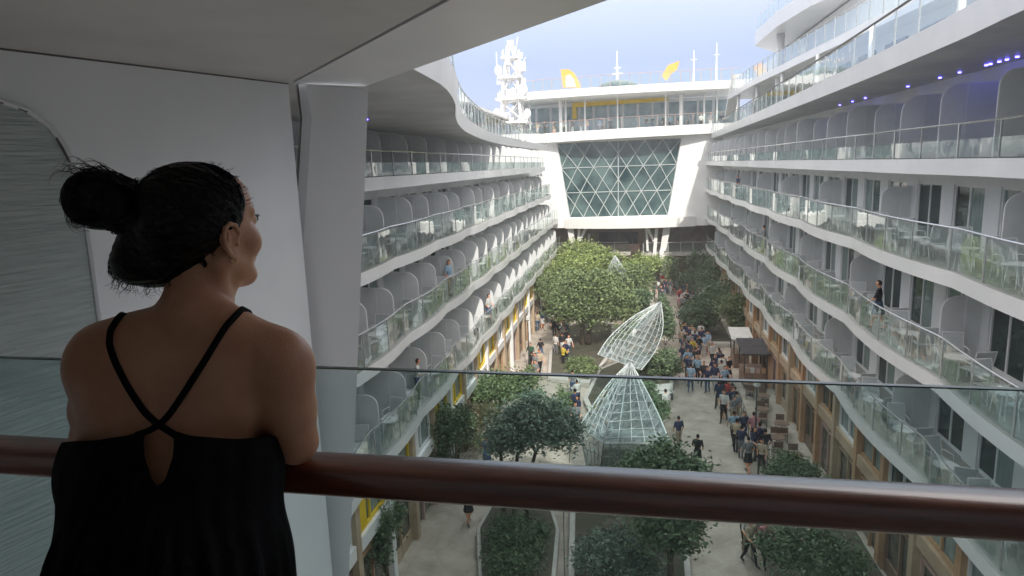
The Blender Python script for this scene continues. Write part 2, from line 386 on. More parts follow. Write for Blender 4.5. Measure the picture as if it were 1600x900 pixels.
    for _, it in a: p = MB(); mk_gl(it, p); B(p, 'glass_panel', M['glass'])
    if b:
        p = MB()
        for _, it in b: mk_gl(it, p)
        B(p, 'glass_panel', M['glass'])['kind'] = 'stuff'
    return t, inv, B
bR, invR, BR = cabin_block(1)
bL, invL, BL = cabin_block(-1)
# lower facades
def shops(s, B, x, y0, y1, zt):
    pier = MB(); pier2 = MB(); up = MB(); y = y0; k = 0
    beam = MB(); beam.box(s * (x - .06), s * (x + .5), y0, y1, 2.55, 3.0); 
    back = MB(); back.box(s * (x + .5), s * (x + .8), y0, y1, 0.002, zt)
    B(back, 'rear_wall', M['brown'])
    sill = MB(); sill.box(s * (x - .02), s * (x + .48), y0, y1, zt - .12, zt)
    B(sill, 'cornice', M['paint'] if s < 0 else M['woodf'])
    win, low = [], []
    while y < y1 - 1:
        pier = MB(); pier.box(s * (x - .1 - .03 * (k % 3 == 0)), s * (x + .5), y - .16, y + .16, .002, zt - .12)
        B(pier, 'pier', (M['woodf'] if s > 0 else M['tan']) if k % 3 else (M['tan'] if s > 0 else M['frame']))
        win.append((y + .16, y + PITCH - .16, k)); y += PITCH; k += 1
    B(beam, 'spandrel', M['tan'] if s > 0 else M['paint'])
    for a, b, k in win:
        # upper window bay
        f = MB(); f.box(s * (x + .06), s * (x + .14), a, a + .09, 3.0, zt - .12); f.box(s * (x + .06), s * (x + .14), b - .09, b, 3.0, zt - .12)
        f.box(s * (x + .06), s * (x + .14), a + .09, b - .09, 3.0, 3.12); f.box(s * (x + .07), s * (x + .14), (a + b) / 2 - .04, (a + b) / 2 + .04, 3.12, zt - .12)
        if s < 0:
            f.box(s * (x + .02), s * (x + .12), a + .09, a + .75, 3.12, zt - .12)
            fo = B(f, 'yellow_panel', M['yellow'] if k % 3 != 1 else M['frame'])
        else: fo = B(f, 'upper_window', M['frame'] if k % 2 else M['woodf'])
        p = MB(); p.box(s * (x + .16), s * (x + .2), a + .05, b - .05, 3.05, zt - .12); p.build('pane', M['pcurt'] if (k % 3 or s < 0) else M['pdark'], fo)
        # shop window
        f = MB()
        for yy in (a, (a + b) / 2 - .05, b - .1): f.box(s * (x + .1), s * (x + .2), yy, yy + .1, .004, 2.55)
        f.box(s * (x + .11), s * (x + .2), a, b, 2.1, 2.2)
        if k % 2: f.box(s * (x + .12), s * (x + .2), a, b, .004, .5)
        fo = B(f, 'shop_window', [M['woodf'], M['tan'], M['rose'], M['brown']][(k + (s < 0) * 2) % 4])
        p = MB(); p.box(s * (x + .22), s * (x + .27), a + .02, b - .02, .02, 2.5); p.build('pane', M['shop'], fo)
shops(1, BR, 8.35, 12, 77, 4.42)
shops(-1, BL, 8.15, 12, 77, 4.42)
# far landward hull behind cabins so nothing is open
h = MB(); h.box(10.05, 14, -3, 92, 0, 16.2); BR(h, 'hull', M['wallp'])
h = MB(); h.box(-14, -10.05, 4, 92, 0, 15.5); BL(h, 'hull', M['wallp'])

# ------------------------------------------------------------ furniture on the balconies
def chair_proto(simple):
    fr = MB(); w2, d2, sh = .26, .25, .43
    for sx in (-1, 1):
        fr.tube([(sx * w2, d2, 0), (sx * w2, d2 * .9, .64), (sx * w2, -.15, .64), (sx * w2 * .98, -d2, .60)], .014, 5)
        fr.tube([(sx * w2, -d2 - .08, 0), (sx * w2, -d2 + .02, .4), (sx * w2, -d2 - .12, .98)], .014, 5)
    fr.tube([(-w2, -d2 - .12, .98), (w2, -d2 - .12, .98)], .014, 5); fr.tube([(-w2, d2 * .95, sh), (w2, d2 * .95, sh)], .014, 5)
    se = MB(); se.box(-w2 + .01, w2 - .01, -d2, d2, sh - .015, sh + .01)
    bk = MB(); bk.prism([(-w2 + .015, -d2 + .0, .47), (w2 - .015, -d2 + .0, .47), (w2 - .015, -d2 - .11, .96), (-w2 + .015, -d2 - .11, .96)], (0, -.012, 0))
    if simple:
        a = MB(); a.mi = 0; a.add(fr.v, fr.f); a.mi = 1; a.add(se.v, se.f); a.add(bk.v, bk.f)
        return a.build('balcony_chair', [M['frame'], M['sling']])
    t = thing('balcony_chair', 'x', 'chair'); fr.build('frame', M['frame'], t); se.build('seat', M['sling'], t); bk.build('backrest', M['sling'], t); return t
def table_proto(simple):
    tp = MB(); n = 16; tp.prism([(.33 * math.cos(2 * PI * i / n), .33 * math.sin(2 * PI * i / n), .52) for i in range(n)], (0, 0, .025))
    lg = MB()
    for k in range(4):
        a = PI / 4 + PI / 2 * k; lg.tube([(.26 * math.cos(a), .26 * math.sin(a), 0), (.2 * math.cos(a), .2 * math.sin(a), .52)], .014, 5)
    if simple:
        a = MB(); a.add(tp.v, tp.f); a.add(lg.v, lg.f); return a.build('balcony_table', [M['frame']])
    t = thing('balcony_table', 'x', 'table'); tp.build('table_top', M['frame'], t); lg.build('base', M['frame'], t); return t
protos = {k: f(sm) for k, f, sm in (('cn', chair_proto, False), ('cf', chair_proto, True), ('tn', table_proto, False), ('tf', table_proto, True))}
for p in protos.values(): reg(p)
used = set()
ORD = ['nearest', 'second', 'third', 'fourth', 'fifth', 'sixth', 'seventh', 'eighth', 'ninth', 'tenth', 'eleventh', 'twelfth', 'thirteenth', 'fourteenth',
       'fifteenth', 'sixteenth', 'seventeenth', 'eighteenth', 'nineteenth', 'twentieth', 'twenty-first', 'twenty-second', 'twenty-third', 'twenty-fourth', 'twenty-fifth', 'twenty-sixth', 'farthest', 'last']
DECK = ['topmost', 'second', 'third', 'lowest']
def put(key, loc, rz, lab, cat, grp):
    pr = protos[key]
    if key in used: o = copy_tree(pr)
    else: o = pr; used.add(key)
    o.location = loc; o.rotation_euler = (0, 0, rz); tag(o, lab, cat, grp); return o
rnd = random.Random(3)
for s in (1, -1):
    ymin = 13.5 if s > 0 else 19.5
    for lv in (1, 2, 3):
        fz = FLOORS[lv]; y = YBEG[s]; n = 0
        while y + PITCH < YEND[s][lv]:
            if y + PITCH > ymin:
                yc = y + PITCH / 2; far = yc > 33; e = edge(yc, s, lv); nn = min(n, len(ORD) - 1)
                pos = '%s balcony along, %s deck, %s side' % (ORD[nn], DECK[lv], NAMES[s])
                put('tf' if far else 'tn', (s * (e + .55), yc + rnd.uniform(-.1, .1), fz + .002), rnd.uniform(0, 1), 'small white table, ' + pos, 'table', 'tables on the cabin balconies')
                if yc < 60:
                    for sg, nm in ((-1, 'nearer'), (1, 'farther')):
                        rz = (0 if sg < 0 else PI) + rnd.uniform(-.35, .35)
                        put('cf' if far else 'cn', (s * (e + .62 + rnd.uniform(-.05, .2)), yc + sg * (.72 + rnd.uniform(-.08, .08)), fz + .002), rz,
                            nm + ' white sling chair, ' + pos, 'chair', 'white chairs on the cabin balconies')
                n += 1
            y += PITCH

# ------------------------------------------------------------ top deck overhangs
def overhang(pts, s, z0, fh, rh, name_lab, y_in, rail_mat):
    t = thing('upper_deck', name_lab, 'deck', (s * 8, 30, z0))
    inv = (-s * 8, -30, -z0)
    def B(mb, nm, mt, smooth=False): o = mb.build(nm, mt, t, smooth); o.location = inv; return o
    # resample smoothly
    P = [Vector((p[0], p[1], 0)) for p in pts]; Q = []
    for i in range(len(P) - 1):
        p0 = P[max(i - 1, 0)]; p1 = P[i]; p2 = P[i + 1]; p3 = P[min(i + 2, len(P) - 1)]
        k = max(2, int((p2 - p1).length / .8))
        for j in range(k):
            u = j / k; Q.append(.5 * ((2 * p1) + (p2 - p0) * u + (2 * p0 - 5 * p1 + 4 * p2 - p3) * u * u + (3 * p1 - p0 - 3 * p2 + p3) * u ** 3))
    Q.append(P[-1]); n = len(Q); b = MB()
    for q in Q: b.v += [(q.x, q.y, z0), (q.x - s * .08, q.y, z0 + fh), (s * 14, q.y, z0 + fh), (s * 14, q.y, z0)]
    for i in range(n - 1):
        a = 4 * i; c = a + 4
        for f, mi in (((a, c, c + 1, a + 1), 0), ((a + 1, c + 1, c + 2, a + 2), 2), ((a + 3, c + 3, c, a), 1)):
            b.f.append(f if s < 0 else f[::-1]); b.m.append(mi)
    b.f.append((0, 1, 2, 3)); b.m.append(0); b.f.append(tuple(4 * (n - 1) + k for k in (3, 2, 1, 0))); b.m.append(0)
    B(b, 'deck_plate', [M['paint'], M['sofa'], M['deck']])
    r = MB(); r.mi = 1; r.tube([(q.x + s * .02, q.y, z0 + fh + rh) for q in Q], .035, 6)
    gl, posts = [], r; r.mi = 0; acc = 0; last = 0; items = []
    for i in range(1, n):
        acc += (Q[i] - Q[i - 1]).length
        if acc > 1.5 or i == n - 1: items.append((last, i)); last = i; acc = 0
    for a, c in items:
        q = Q[a]; posts.box(q.x + s * .0, q.x + s * .04, q.y - .02, q.y + .02, z0 + fh + .002, z0 + fh + rh)
        p = MB()
        for i in range(a, c):
            x0, x1 = Q[i], Q[i + 1]; p.add([(x0.x + s * .02, x0.y, z0 + fh + .06), (x1.x + s * .02, x1.y, z0 + fh + .06), (x1.x + s * .02, x1.y, z0 + fh + rh - .1), (x0.x + s * .02, x0.y, z0 + fh + rh - .1)], [(0, 1, 2, 3)])
        B(p, 'glass_panel', M['glass'])
    B(posts, 'handrail', [M['chrome'], rail_mat])
    return t, Q, B
upR, QR, BUR = overhang([(5.6, 3), (6.0, 8), (6.27, 12.7), (6.6, 16), (6.95, 22), (7.3, 30), (7.7, 42), (8.1, 56), (8.4, 66), (8.55, 76)], 1, 16.2, .55, .95,
                   'right hand overhanging upper deck with long white fascia, glass rail and blue lit underside', None, M['dark'])
for (x_, y_) in ((1312, 166), (1332, 160), (1352, 155), (1418, 142), (1468, 132), (1498, 130), (1540, 114), (1546, 118), (1560, 113), (1572, 108), (1588, 106)):
    q = atx(x_, y_, 9.25); d = MB(); nn = 8; d.prism([(q.x + .045 * math.cos(2 * PI * k / nn), q.y + .045 * math.sin(2 * PI * k / nn), 16.196) for k in range(nn)], (0, 0, -.03)); BUR(d, 'downlight', M['led'])
upL, QL, BUL = overhang([(-3.1, 7.5), (-3.3, 11.2), (-3.5, 13.1), (-4.16, 16.3), (-5.09, 19.9), (-6.04, 24.1), (-7.05, 29.7), (-8.2, 39.1), (-8.9, 50.5), (-8.9, 62), (-8.7, 72)], -1, 15.5, .55, 1.05,
                   'left hand overhanging upper deck with wavy white edge and glass rail', None, M['chrome'])
for i in range(2):
    y = 17 + i * 2.2; x = -7.6; d = MB(); nn = 8; d.prism([(x + .05 * math.cos(2 * PI * k / nn), y + .05 * math.sin(2 * PI * k / nn), 15.496) for k in range(nn)], (0, 0, -.03)); BUL(d, 'downlight', M['led'])

# ------------------------------------------------------------ end wall
E0 = 76.
ew = thing('end_block', 'sunlit white end block closing the canyon with big lattice window and open decks', 'ship superstructure', (-1.3, E0, 0))
def BE(mb, nm, mt, smooth=False, parent=None):
    o = mb.build(nm, mt, parent or ew, smooth)
    if parent is None: o.location = (1.3, -E0, 0)
    return o
def A(px, py, y): p = aty(px, py, y); return (p.x, y, p.z)
wt = [A(870, 224, E0), A(1065, 216, E0), A(1044, 336, E0), A(890, 340, E0)]
wb = MB(); D = (0, 2.2, 0)
wb.prism([(-12, E0, 17.0), (wt[0][0], E0, 17.0), wt[0], wt[3], (wt[3][0], E0, 6.9), (-12, E0, 6.9)][::-1], D)
wb.prism([(11, E0, 17.0), (wt[1][0], E0, 17.0), wt[1], wt[2], (wt[2][0], E0, 6.9), (11, E0, 6.9)], D)
wb.prism([(wt[0][0], E0 + .003, 17.0), (wt[1][0], E0 + .003, 17.0), wt[1], wt[0]][::-1], (0, 2.1, 0))
wb.prism([wt[3], wt[2], (wt[2][0], E0, 6.9), (wt[3][0], E0, 6.9)][::-1], D)
BE(wb, 'wall', M['bright'])
# rounded white parapets above and below the window
def band(y, z0, z1, x0, x1, bulge, nm, rise=0., mt='bright', thick=2.5):
    b = MB(); n = 20; vs = []
    for i in range(n + 1):
        u = i / n; x = x0 + (x1 - x0) * u; yy = y - bulge * math.sin(PI * u); dz = rise * u
        b.v += [(x, yy, z0 + dz), (x, yy - .05, z1 + dz), (x, y + thick, z1 + dz), (x, y + thick, z0 + dz)]
    for i in range(n):
        a = 4 * i; c = a + 4
        for f in ((a, c, c + 1, a + 1), (a + 1, c + 1, c + 2, a + 2), (a + 3, c + 3, c, a), (a + 2, c + 2, c + 3, a + 3)): b.f.append(f); b.m.append(0)
    b.f.append((0, 1, 2, 3)); b.f.append(tuple(4 * n + k for k in (3, 2, 1, 0))); b.m += [0, 0]
    return BE(b, nm, M[mt])
band(E0 - .3, 16.35, 17.35, -12, 10.2, 1.6, 'parapet', .35)
band(E0 - .2, 6.85, 7.95, -7.3, 7.0, 1.3, 'lower_beam', 0)
# upper deck plate over the terrace
band(E0 - 1., 21.0, 21.78, -13.5, 11.5, 1.2, 'roof_deck', .15, thick=9)
# window glass and lattice
gp = MB(); y = E0 + .35
gp.add([(wt[3][0] - .1, y, wt[3][2] - .1), (wt[2][0] + .1, y, wt[2][2] - .1), (wt[1][0] + .1, y, wt[1][2] + .1), (wt[0][0] - .1, y, wt[0][2] + .1)], [(0, 1, 2, 3)])
BE(gp, 'window_glass', M['teal'])
lt = MB(); zb, ztp = wt[3][2], wt[0][2]
def wx(u, z):
    f = (z - zb) / (ztp - zb); a = wt[3][0] * (1 - f) + wt[0][0] * f; b = wt[2][0] * (1 - f) + wt[1][0] * f; return a + (b - a) * u
rows, cols = 3, 7; yy = E0 + .22
for r in range(rows * 2):
    z0 = zb + (ztp - zb) * r / (rows * 2); z1 = zb + (ztp - zb) * (r + 1) / (rows * 2)
    for c in range(cols * 2):
        u0, u1 = c / (cols * 2), (c + 1) / (cols * 2)
        if (r + c) % 2 == 0: lt.tube([(wx(u0, z0), yy, z0), (wx(u1, z1), yy, z1)], .045, 4, False)
        else: lt.tube([(wx(u1, z0), yy, z0), (wx(u0, z1), yy, z1)], .045, 4, False)
for r in (2, 4): z = zb + (ztp - zb) * r / 6; lt.tube([(wx(0, z), yy + .06, z), (wx(1, z), yy + .06, z)], .045, 4, False)
for u in (0.001, .5, .999): lt.tube([(wx(u, zb), yy + .04, zb), (wx(u, ztp), yy + .04, ztp)], .06, 4, False)
BE(lt, 'lattice', M['lat'])
# terrace behind the parapet (deck 16): rear wall of glass, columns, yellow band
ty = 82.
b = MB(); b.box(-14, 12, ty, ty + .3, 17.2, 21.0); BE(b, 'terrace_wall', M['wallp'])
b = MB(); b.box(-14, 12, E0, ty, 17.0, 17.2); BE(b, 'terrace_floor', M['deck'])
for i in range(14):
    x = -12.6 + i * 1.7
    if x > 10: break
    b = MB(); b.box(x, x + 1.4, ty - .08, ty - .02, 17.3, 20.6); BE(b, 'terrace_window', mat('sky_glass', (.16, .25, .28), .08, (.35, .45, .48), .8, spec=.9) if i == 0 else bpy.data.materials['sky_glass'])
yl = MB(); p0 = A(894, 160, 81.5); p1 = A(1044, 151, 81.5); p2 = A(1044, 157, 81.5); p3 = A(894, 168, 81.5)
yl.prism([p0, p1, p2, p3][::-1], (0, .3, 0)); q = A(899, 186, 81.5); yl.box(p3[0], p3[0] + .5, 81.5, 81.8, q[2], p3[2]); BE(yl, 'yellow_band', M['yellow'])
for px in (828, 876, 884, 914, 965, 1040, 1064, 1100, 1120):
    x = aty(px, 180, 77.).x; b = MB(); wd = .2 if px in (1064, 876) else .09; b.tube([(x, 77., 17.2), (x, 77., 21.1)], wd, 8); BE(b, 'column', M['bright'], True)
def rail(B, pts, h, nm_mat, post=1.5, pan=True, r=.025):
    rl = MB(); rl.tube([(p[0], p[1], p[2] + h) for p in pts], r, 5); k = 0
    gl = MB()
    for i in range(len(pts) - 1):
        a, b_ = Vector(pts[i]), Vector(pts[i + 1]); n = max(1, round((b_ - a).length / post))
        for j in range(n):
            p = a.lerp(b_, j / n); q_ = a.lerp(b_, (j + 1) / n)
            rl.box(p.x - .025, p.x + .025, p.y - .025, p.y + .025, p.z, p.z + h)
            gl.add([p + Vector((0, 0, .08)), q_ + Vector((0, 0, .08)), q_ + Vector((0, 0, h - .1)), p + Vector((0, 0, h - .1))], [(0, 1, 2, 3)])
    B(rl, 'railing', nm_mat); 
    if pan: B(gl, 'rail_glass', M['glass'])
M['redwood'] = mat('red_rail', (.42, .30, .26), .4, (.50, .36, .32), 3.)
n = 12; rail(BE, [(-12 + 22.2 * i / n, E0 - .3 - 1.5 * math.sin(PI * i / n), 17.35 + .35 * i / n) for i in range(n + 1)], 1.15, M['redwood'])
rail(BE, [(-13.4 + 24.7 * i / n, E0 - 1. - 1.1 * math.sin(PI * i / n), 21.78 + .15 * i / n) for i in range(n + 1)], 1.2, M['redwood'], 1.2, True)
# under the beam: recess with V columns, mezzanine, screens
b = MB(); b.box(-12, 12, 84, 84.4, 0, 6.85); BE(b, 'lounge_wall', M['tan'])
b = MB(); b.box(-12, 12, 78.3, 84, 6.7, 6.9); BE(b, 'lounge_ceiling', M['kerb'])
b = MB(); b.box(-8.5, -.0, 77.5, 84, 3.5, 3.9); b.box(1.2, 8.3, 76.6, 84, 3.5, 3.9); BE(b, 'mezzanine', M['kerb'])
a0 = A(936, 362, 83.5); a1 = A(968, 383, 83.5); b = MB(); b.box(a0[0], a1[0], 83.5, 83.8, a1[2], a0[2]); BE(b, 'screen', M['screen'])
a0 = A(970, 363, 83.5); a1 = A(997, 387, 83.5)
for i in range(3): b = MB(); xx = a0[0] + (a1[0] - a0[0]) * i / 3; b.box(xx + .05, xx + (a1[0] - a0[0]) / 3 - .05, 83.5, 83.8, a1[2], a0[2]); BE(b, 'screen', M['screen'])
b = MB(); p = A(930, 384, 80); q = A(1000, 394, 80); b.box(p[0], q[0], 80, 80.3, q[2], p[2]); b.box(p[0] - .1, q[0] + .1, 79.9, 80.4, p[2], p[2] + .12); BE(b, 'bar_front', M['rose'])
def leaning(px0, py0, px1, py1, y, w0, w1):
    a = aty(px0, py0, y); c = aty(px1, py1, y); b = MB(); b.prism([(a.x - w0, y, a.z), (a.x + w0, y, a.z), (c.x + w1, y, c.z), (c.x - w1, y, c.z)][::-1], (0, .5, 0)); BE(b, 'leaning_column', M['bright'])
for t_ in ((891, 356, 896, 396, 76.2, .35, .25), (905, 356, 903, 392, 76.4, .14, .14), (915, 357, 905, 378, 76.3, .18, .12), (1010, 356, 1012, 392, 76.3, .12, .12), (1012, 357, 1022, 378, 76.4, .2, .12),
           (1026, 357, 1022, 404, 76.2, .16, .2), (1042, 356, 1036, 392, 76.1, .38, .32), (1034, 392, 1038, 440, 75.8, .25, .4), (920, 366, 920, 394, 77.8, .12, .12), (1022, 400, 1020, 425, 76.6, .16, .16)): leaning(*t_)
rail(BE, [(-8.3, 77.6, 3.9), (-.2, 77.6, 3.9)], 1.1, M['frame']); rail(BE, [(1.4, 76.7, 3.9), (8.2, 76.7, 3.9)], 1.1, M['frame'])

# orange fins on the roof
def fin(pxs, lab):
    f = MB(); pts = [A(x, y_, 75.5) for x, y_ in pxs]; f.prism(pts[::-1], (0, .3, 0)); o = f.build('roof_fin', M['orange']); tag(o, lab, 'fin', 'orange fins on the end block roof')
    return o
f1 = fin([(876, 109), (888, 108), (897, 114), (903, 124), (908, 137), (880, 137)], 'orange curved fin with pale green middle, left of the domed mast')
c = MB(); c.prism([A(x, y_, 75.44) for x, y_ in [(884, 118), (891, 116), (897, 124), (900, 136), (884, 136)]][::-1], (0, .05, 0)); c.build('pale_inset', M['palegreen'], f1)
fin([(1034, 118), (1044, 102), (1062, 95), (1058, 108), (1048, 116), (1041, 126)], 'orange swept fin pointing up right of the domed mast')
# dome mast
dm = thing('radar_mast', 'small dome with thin white mast standing on the middle of the end block roof', 'mast', (-1.3, 77, 21.95))
b = MB(); b.ball((0, 0, .0), 2.3, 10, .38); b.build('dome', M['teal'], dm, True)
b = MB(); b.tube([(-.1, 0, .7), (-.1, 0, 2.4), (-.1, 0, 3.9)], [.16, .1, .04], 8); b.box(-.6, .5, -.05, .05, 1.5, 1.6); b.box(-.4, .3, -.05, .05, 2.1, 2.2); b.build('mast', M['bright'], dm)
b = MB(); b.prism([(2.8 * math.cos(PI * k / 12 * 2), 2.0 * math.sin(PI * k / 12 * 2), -.25) for k in range(12)], (0, 0, .3)); b.build('base', M['bright'], dm)
for x, hgt, lb in ((6.6, 2.4, 'short thin white antenna left of the pair at the right end of the roof rail'), (8.9, 3.0, 'tall thin white antenna nearest the right hand stairs')):
    b = MB(); b.tube([(x, 76, 21.9), (x, 76, 22.9 + hgt)], [.12, .03], 6); b.tube([(x - .3, 76, 22.9 + hgt * .6), (x + .3, 76, 22.9 + hgt * .6)], .03, 5); tag(b.build('antenna', M['bright']), lb, 'antenna', 'antennas on the roof')

# left mast tower
mt_ = thing('mast_tower', 'cluttered white lattice mast tower with platforms and domes rising behind the left deck', 'mast', (-11.2, 66, 16)); mt_.scale = (.82, .82, 1)
def BT(mb, nm, mt, smooth=False): return mb.build(nm, mt, mt_, smooth)
rr = random.Random(11)
b = MB()
for sx in (-1, 1):
    for sy in (-1, 1): b.tube([(sx * 1.3, sy * 1.3, 0), (sx * .9, sy * .9, 5.5), (sx * .35, sy * .35, 9.2)], [.2, .15, .1], 6)
for k in range(6):
    z = 1 + k * 1.45; w_ = 1.25 - z * .1; z2 = z + 1.45; w2 = 1.25 - z2 * .1
    for (ax, ay, bx_, by) in ((-1, -1, 1, -1), (1, -1, 1, 1), (1, 1, -1, 1), (-1, 1, -1, -1)):
        b.tube([(ax * w_, ay * w_, z), (bx_ * w2, by * w2, z2)], .07, 5); b.tube([(bx_ * w_, by * w_, z), (ax * w2, ay * w2, z2)], .07, 5)
BT(b, 'lattice_frame', M['bright'])
for z, w_ in ((2.0, 2.0), (4.2, 1.7), (6.2, 1.4), (8.0, 1.0)):
    b = MB(); b.box(-w_, w_, -w_, w_, z, z + .18)
    for k in range(8):
        a = 2 * PI * k / 8; b.box(w_ * math.cos(a) - .03, w_ * math.cos(a) + .03, w_ * .98 * math.sin(a) - .03, w_ * .98 * math.sin(a) + .03, z + .18, z + .9)
    BT(b, 'platform', M['bright'])
for x, y_, z, r_ in ((1.5, -1.2, 5.0, .55), (-1.3, -1.2, 6.9, .45), (1.0, -.6, 7.2, .6), (-1.6, -1.3, 2.9, .5), (1.9, -1, 2.8, .45), (0, 0, 9.4, .3), (.3, -1.2, 4.9, .35)):
    b = MB(); b.ball((x, y_, z), r_, 8, 1.15); b.tube([(x, y_, z - r_ - .3), (x, y_, z - r_ + .1)], .1, 6); BT(b, 'radome', M['bright'], True)
for k in range(14):
    b = MB(); x, y_, z = rr.uniform(-1.6, 1.6), rr.uniform(-1.7, -.9), rr.uniform(.5, 8); b.box(x - .25, x + .25, y_, y_ + .2, z, z + rr.uniform(.3, 1.)); BT(b, 'equipment_box', M['frame'])
for L_ in ([(1.9, -1, 8.), (1.2, -.5, 7.)], [(-1.5, -1, 8.6), (-1.5, -1, 6.)], [(.9, 0, 10.), (.4, 0, 8.)]):
    b = MB(); b.tube(L_, .06, 5); BT(b, 'aerial', M['frame'])
# columns / cabins on the left upper deck
lb_ = thing('deck_house', 'white deck house with columns and dark openings behind the left upper rail', 'deck house', (-13, 40, 16.05))
b = MB(); b.box(-3, -.5, -12, 30, 0.01, 2.4); b.build('wall', M['bright'], lb_)
for i in range(9):
    b = MB(); b.box(-.5, -.42, -10 + i * 4.2, -8 + i * 4.2, .5, 2.0); b.build('window', M['pdark'], lb_)
b = MB(); b.box(-3.2, 1.4, -12.5, 30.5, 2.4, 2.62); b.build('roof', M['bright'], lb_)
b = MB()
for i in range(11): b.tube([(1.0, -11 + i * 4, .01), (1.0, -11 + i * 4, 2.4)], .1, 7)
b.build('columns', M['bright'], lb_)

# ------------------------------------------------------------ right upper decks
ru = thing('upper_terrace', 'stepped white upper terrace with pointed deck wing, round column and stairs above the right deck', 'deck', (11, 45, 16.8))
def BU(mb, nm, mt, smooth=False): o = mb.build(nm, mt, ru, smooth); o.location = (-11, -45, -16.8); return o
# top pointed wing
xw = 9.6
w_ = MB(); o1 = [atx(1172, 64, xw), atx(1207, 24, xw)]
zt = 22.6
P_ = [(9.6, 57.5), (9.7, 50), (10.4, 44), (12.2, 38), (20, 36), (20, 64), (12, 62)]
w_.prism([(x, y_, zt) for x, y_ in P_], (0, 0, 1.0)); BU(w_, 'wing_deck', M['paint'])
rail(BU, [(9.7, 57.2, zt + 1), (9.8, 50, zt + 1), (10.5, 44.2, zt + 1), (12.3, 38.2, zt + 1)], 1.1, M['chrome'])
b = MB(); b.tube([(10.6, 53, 16.8), (10.6, 53, zt)], .28, 14); BU(b, 'column', M['bright'], True)
b = MB(); b.prism([(x, y_, 19.6) for x, y_ in ((9.3, 70), (9.5, 58), (10.2, 46), (11, 34), (11.8, 22), (20, 22), (20, 72))], (0, 0, .45)); BU(b, 'middle_deck', M['paint'])
rail(BU, [(9.4, 69.8, 20.05), (9.6, 58, 20.05), (10.3, 46, 20.05), (11.1, 34, 20.05), (11.9, 22.2, 20.05)], 1.1, M['chrome'])
b = MB(); b.box(12.2, 13, 10, 74, 16.78, 22.5); BU(b, 'house_wall', M['bright'])
for i in range(15):
    b = MB(); y_ = 14 + i * 4; b.box(12.1, 12.2, y_, y_ + 2.6, 17.3, 19.1); BU(b, 'window', M['pdark'])
b = MB(); b.prism([(9.3, 73.5, 17.), (9.3, 72.9, 17.), (9.3, 67., 21.6), (9.3, 67.6, 21.6)], (.9, 0, 0)); BU(b, 'stair', M['bright'])
for i in range(6):
    b = MB(); y_ = 26 + i * 8; b.tube([(9.9 + (60 - y_) * .03, y_, 16.8), (9.9 + (60 - y_) * .03, y_, 19.6)], .12, 8); BU(b, 'column', M['bright'], True)

# ------------------------------------------------------------ superstructure behind the viewer (it shades the near park)
sb = thing('aft_superstructure', 'tall plain white ship superstructure rising behind the viewer above the balcony', 'ship superstructure', (0, -8, 0))
b = MB(); b.box(-14, 14, -7, 6.4, 0, 29); b.build('wall', M['wallp'], sb)
b = MB()
for k in range(6): b.box(-13.5, 13.5, 6.42, 7.3, 3 + k * 2.9 + (12 if k > 3 else 0) * 0, 3.35 + k * 2.9)
# ------------------------------------------------------------ the viewer's balcony
cz = ZC + .75
near = thing('viewing_balcony', 'shaded foreground balcony enclosure with grey ceiling, side wall, column and arched ribbed panel', 'balcony', (-2, 2, 12.3))
def BN(mb, nm, mt, smooth=False, parent=None):
    o = mb.build(nm, mt, parent or near, smooth)
    if parent is None: o.location = (2, -2, -12.3)
    return o
e1 = atz(570, 135, cz); e0 = atz(950, 0, cz); ed = (e0 - e1).normalized()
s1 = atz(452, 130, cz); s0 = atz(692, 0, cz)
w0 = atz(0, 75, cz); wd = (atz(450, 130, cz) - w0).normalized()
wA = w0 - wd * 5.5; wB = w0 + wd * 2.16
far0 = e0 + ed * 6.2
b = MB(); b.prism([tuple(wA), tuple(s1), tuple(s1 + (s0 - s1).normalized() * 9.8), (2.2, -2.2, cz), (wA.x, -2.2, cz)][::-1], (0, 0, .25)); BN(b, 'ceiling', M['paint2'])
sdv = (s0 - s1).normalized(); gap = .02
nn_ = Vector((sdv.y, -sdv.x, 0)); 
if nn_.dot(e1 - s1) < 0: nn_ = -nn_
b = MB(); b.prism([tuple(s1 + nn_ * .03), tuple(e1), tuple(e1 + ed * 9.9), tuple(s1 + sdv * 9.8 + nn_ * .03)], (0, 0, .25)); BN(b, 'outer_ceiling_strip', M['paint'])
b = MB(); b.prism([tuple(s1 + Vector((0, 0, .03))), tuple(s1 + nn_ * .03 + Vector((0, 0, .03))), tuple(s1 + sdv * 9.8 + nn_ * .03 + Vector((0, 0, .03))), tuple(s1 + sdv * 9.8 + Vector((0, 0, .03)))], (0, 0, .2)); BN(b, 'seam', M['seal'])
b = MB(); b.prism([tuple(e1 + Vector((0, 0, .25))), tuple(e1 + ed * 9.9 + Vector((0, 0, .25))), tuple(e1 + ed * 9.9 - nn_ * 6 + Vector((0, 0, .25))), tuple(e1 - nn_ * 4 + Vector((0, 0, .25)))], (0, 0, 5.6)); BN(b, 'upper_fascia', M['paint'])
wn = Vector((-wd.y, wd.x, 0))
b = MB(); wE = wB
b.prism([(wA.x, wA.y, 8), (wE.x, wE.y, 8), (wE.x, wE.y, cz), (wA.x, wA.y, cz)], tuple(wn * .25)); BN(b, 'side_wall', M['wallp'])
b = MB(); b.tube([(wA.x, wA.y, cz - .004), (wE.x, wE.y, cz - .004)], .007, 5); BN(b, 'corner_seam', M['seal'])
b = MB(); b.box(-6, 5, -1.6, -1.4, 12.3, cz); BN(b, 'cabin_wall', M['wallp'])
b = MB(); b.box(-3.6, 1.9, -1.6, 1.22, 12.1, 12.3); BN(b, 'floor', M['deck'])
b = MB(); b.box(2.0, 2.15, -1.4, 1.3, 12.3, cz); BN(b, 'partition', M['wallp'])
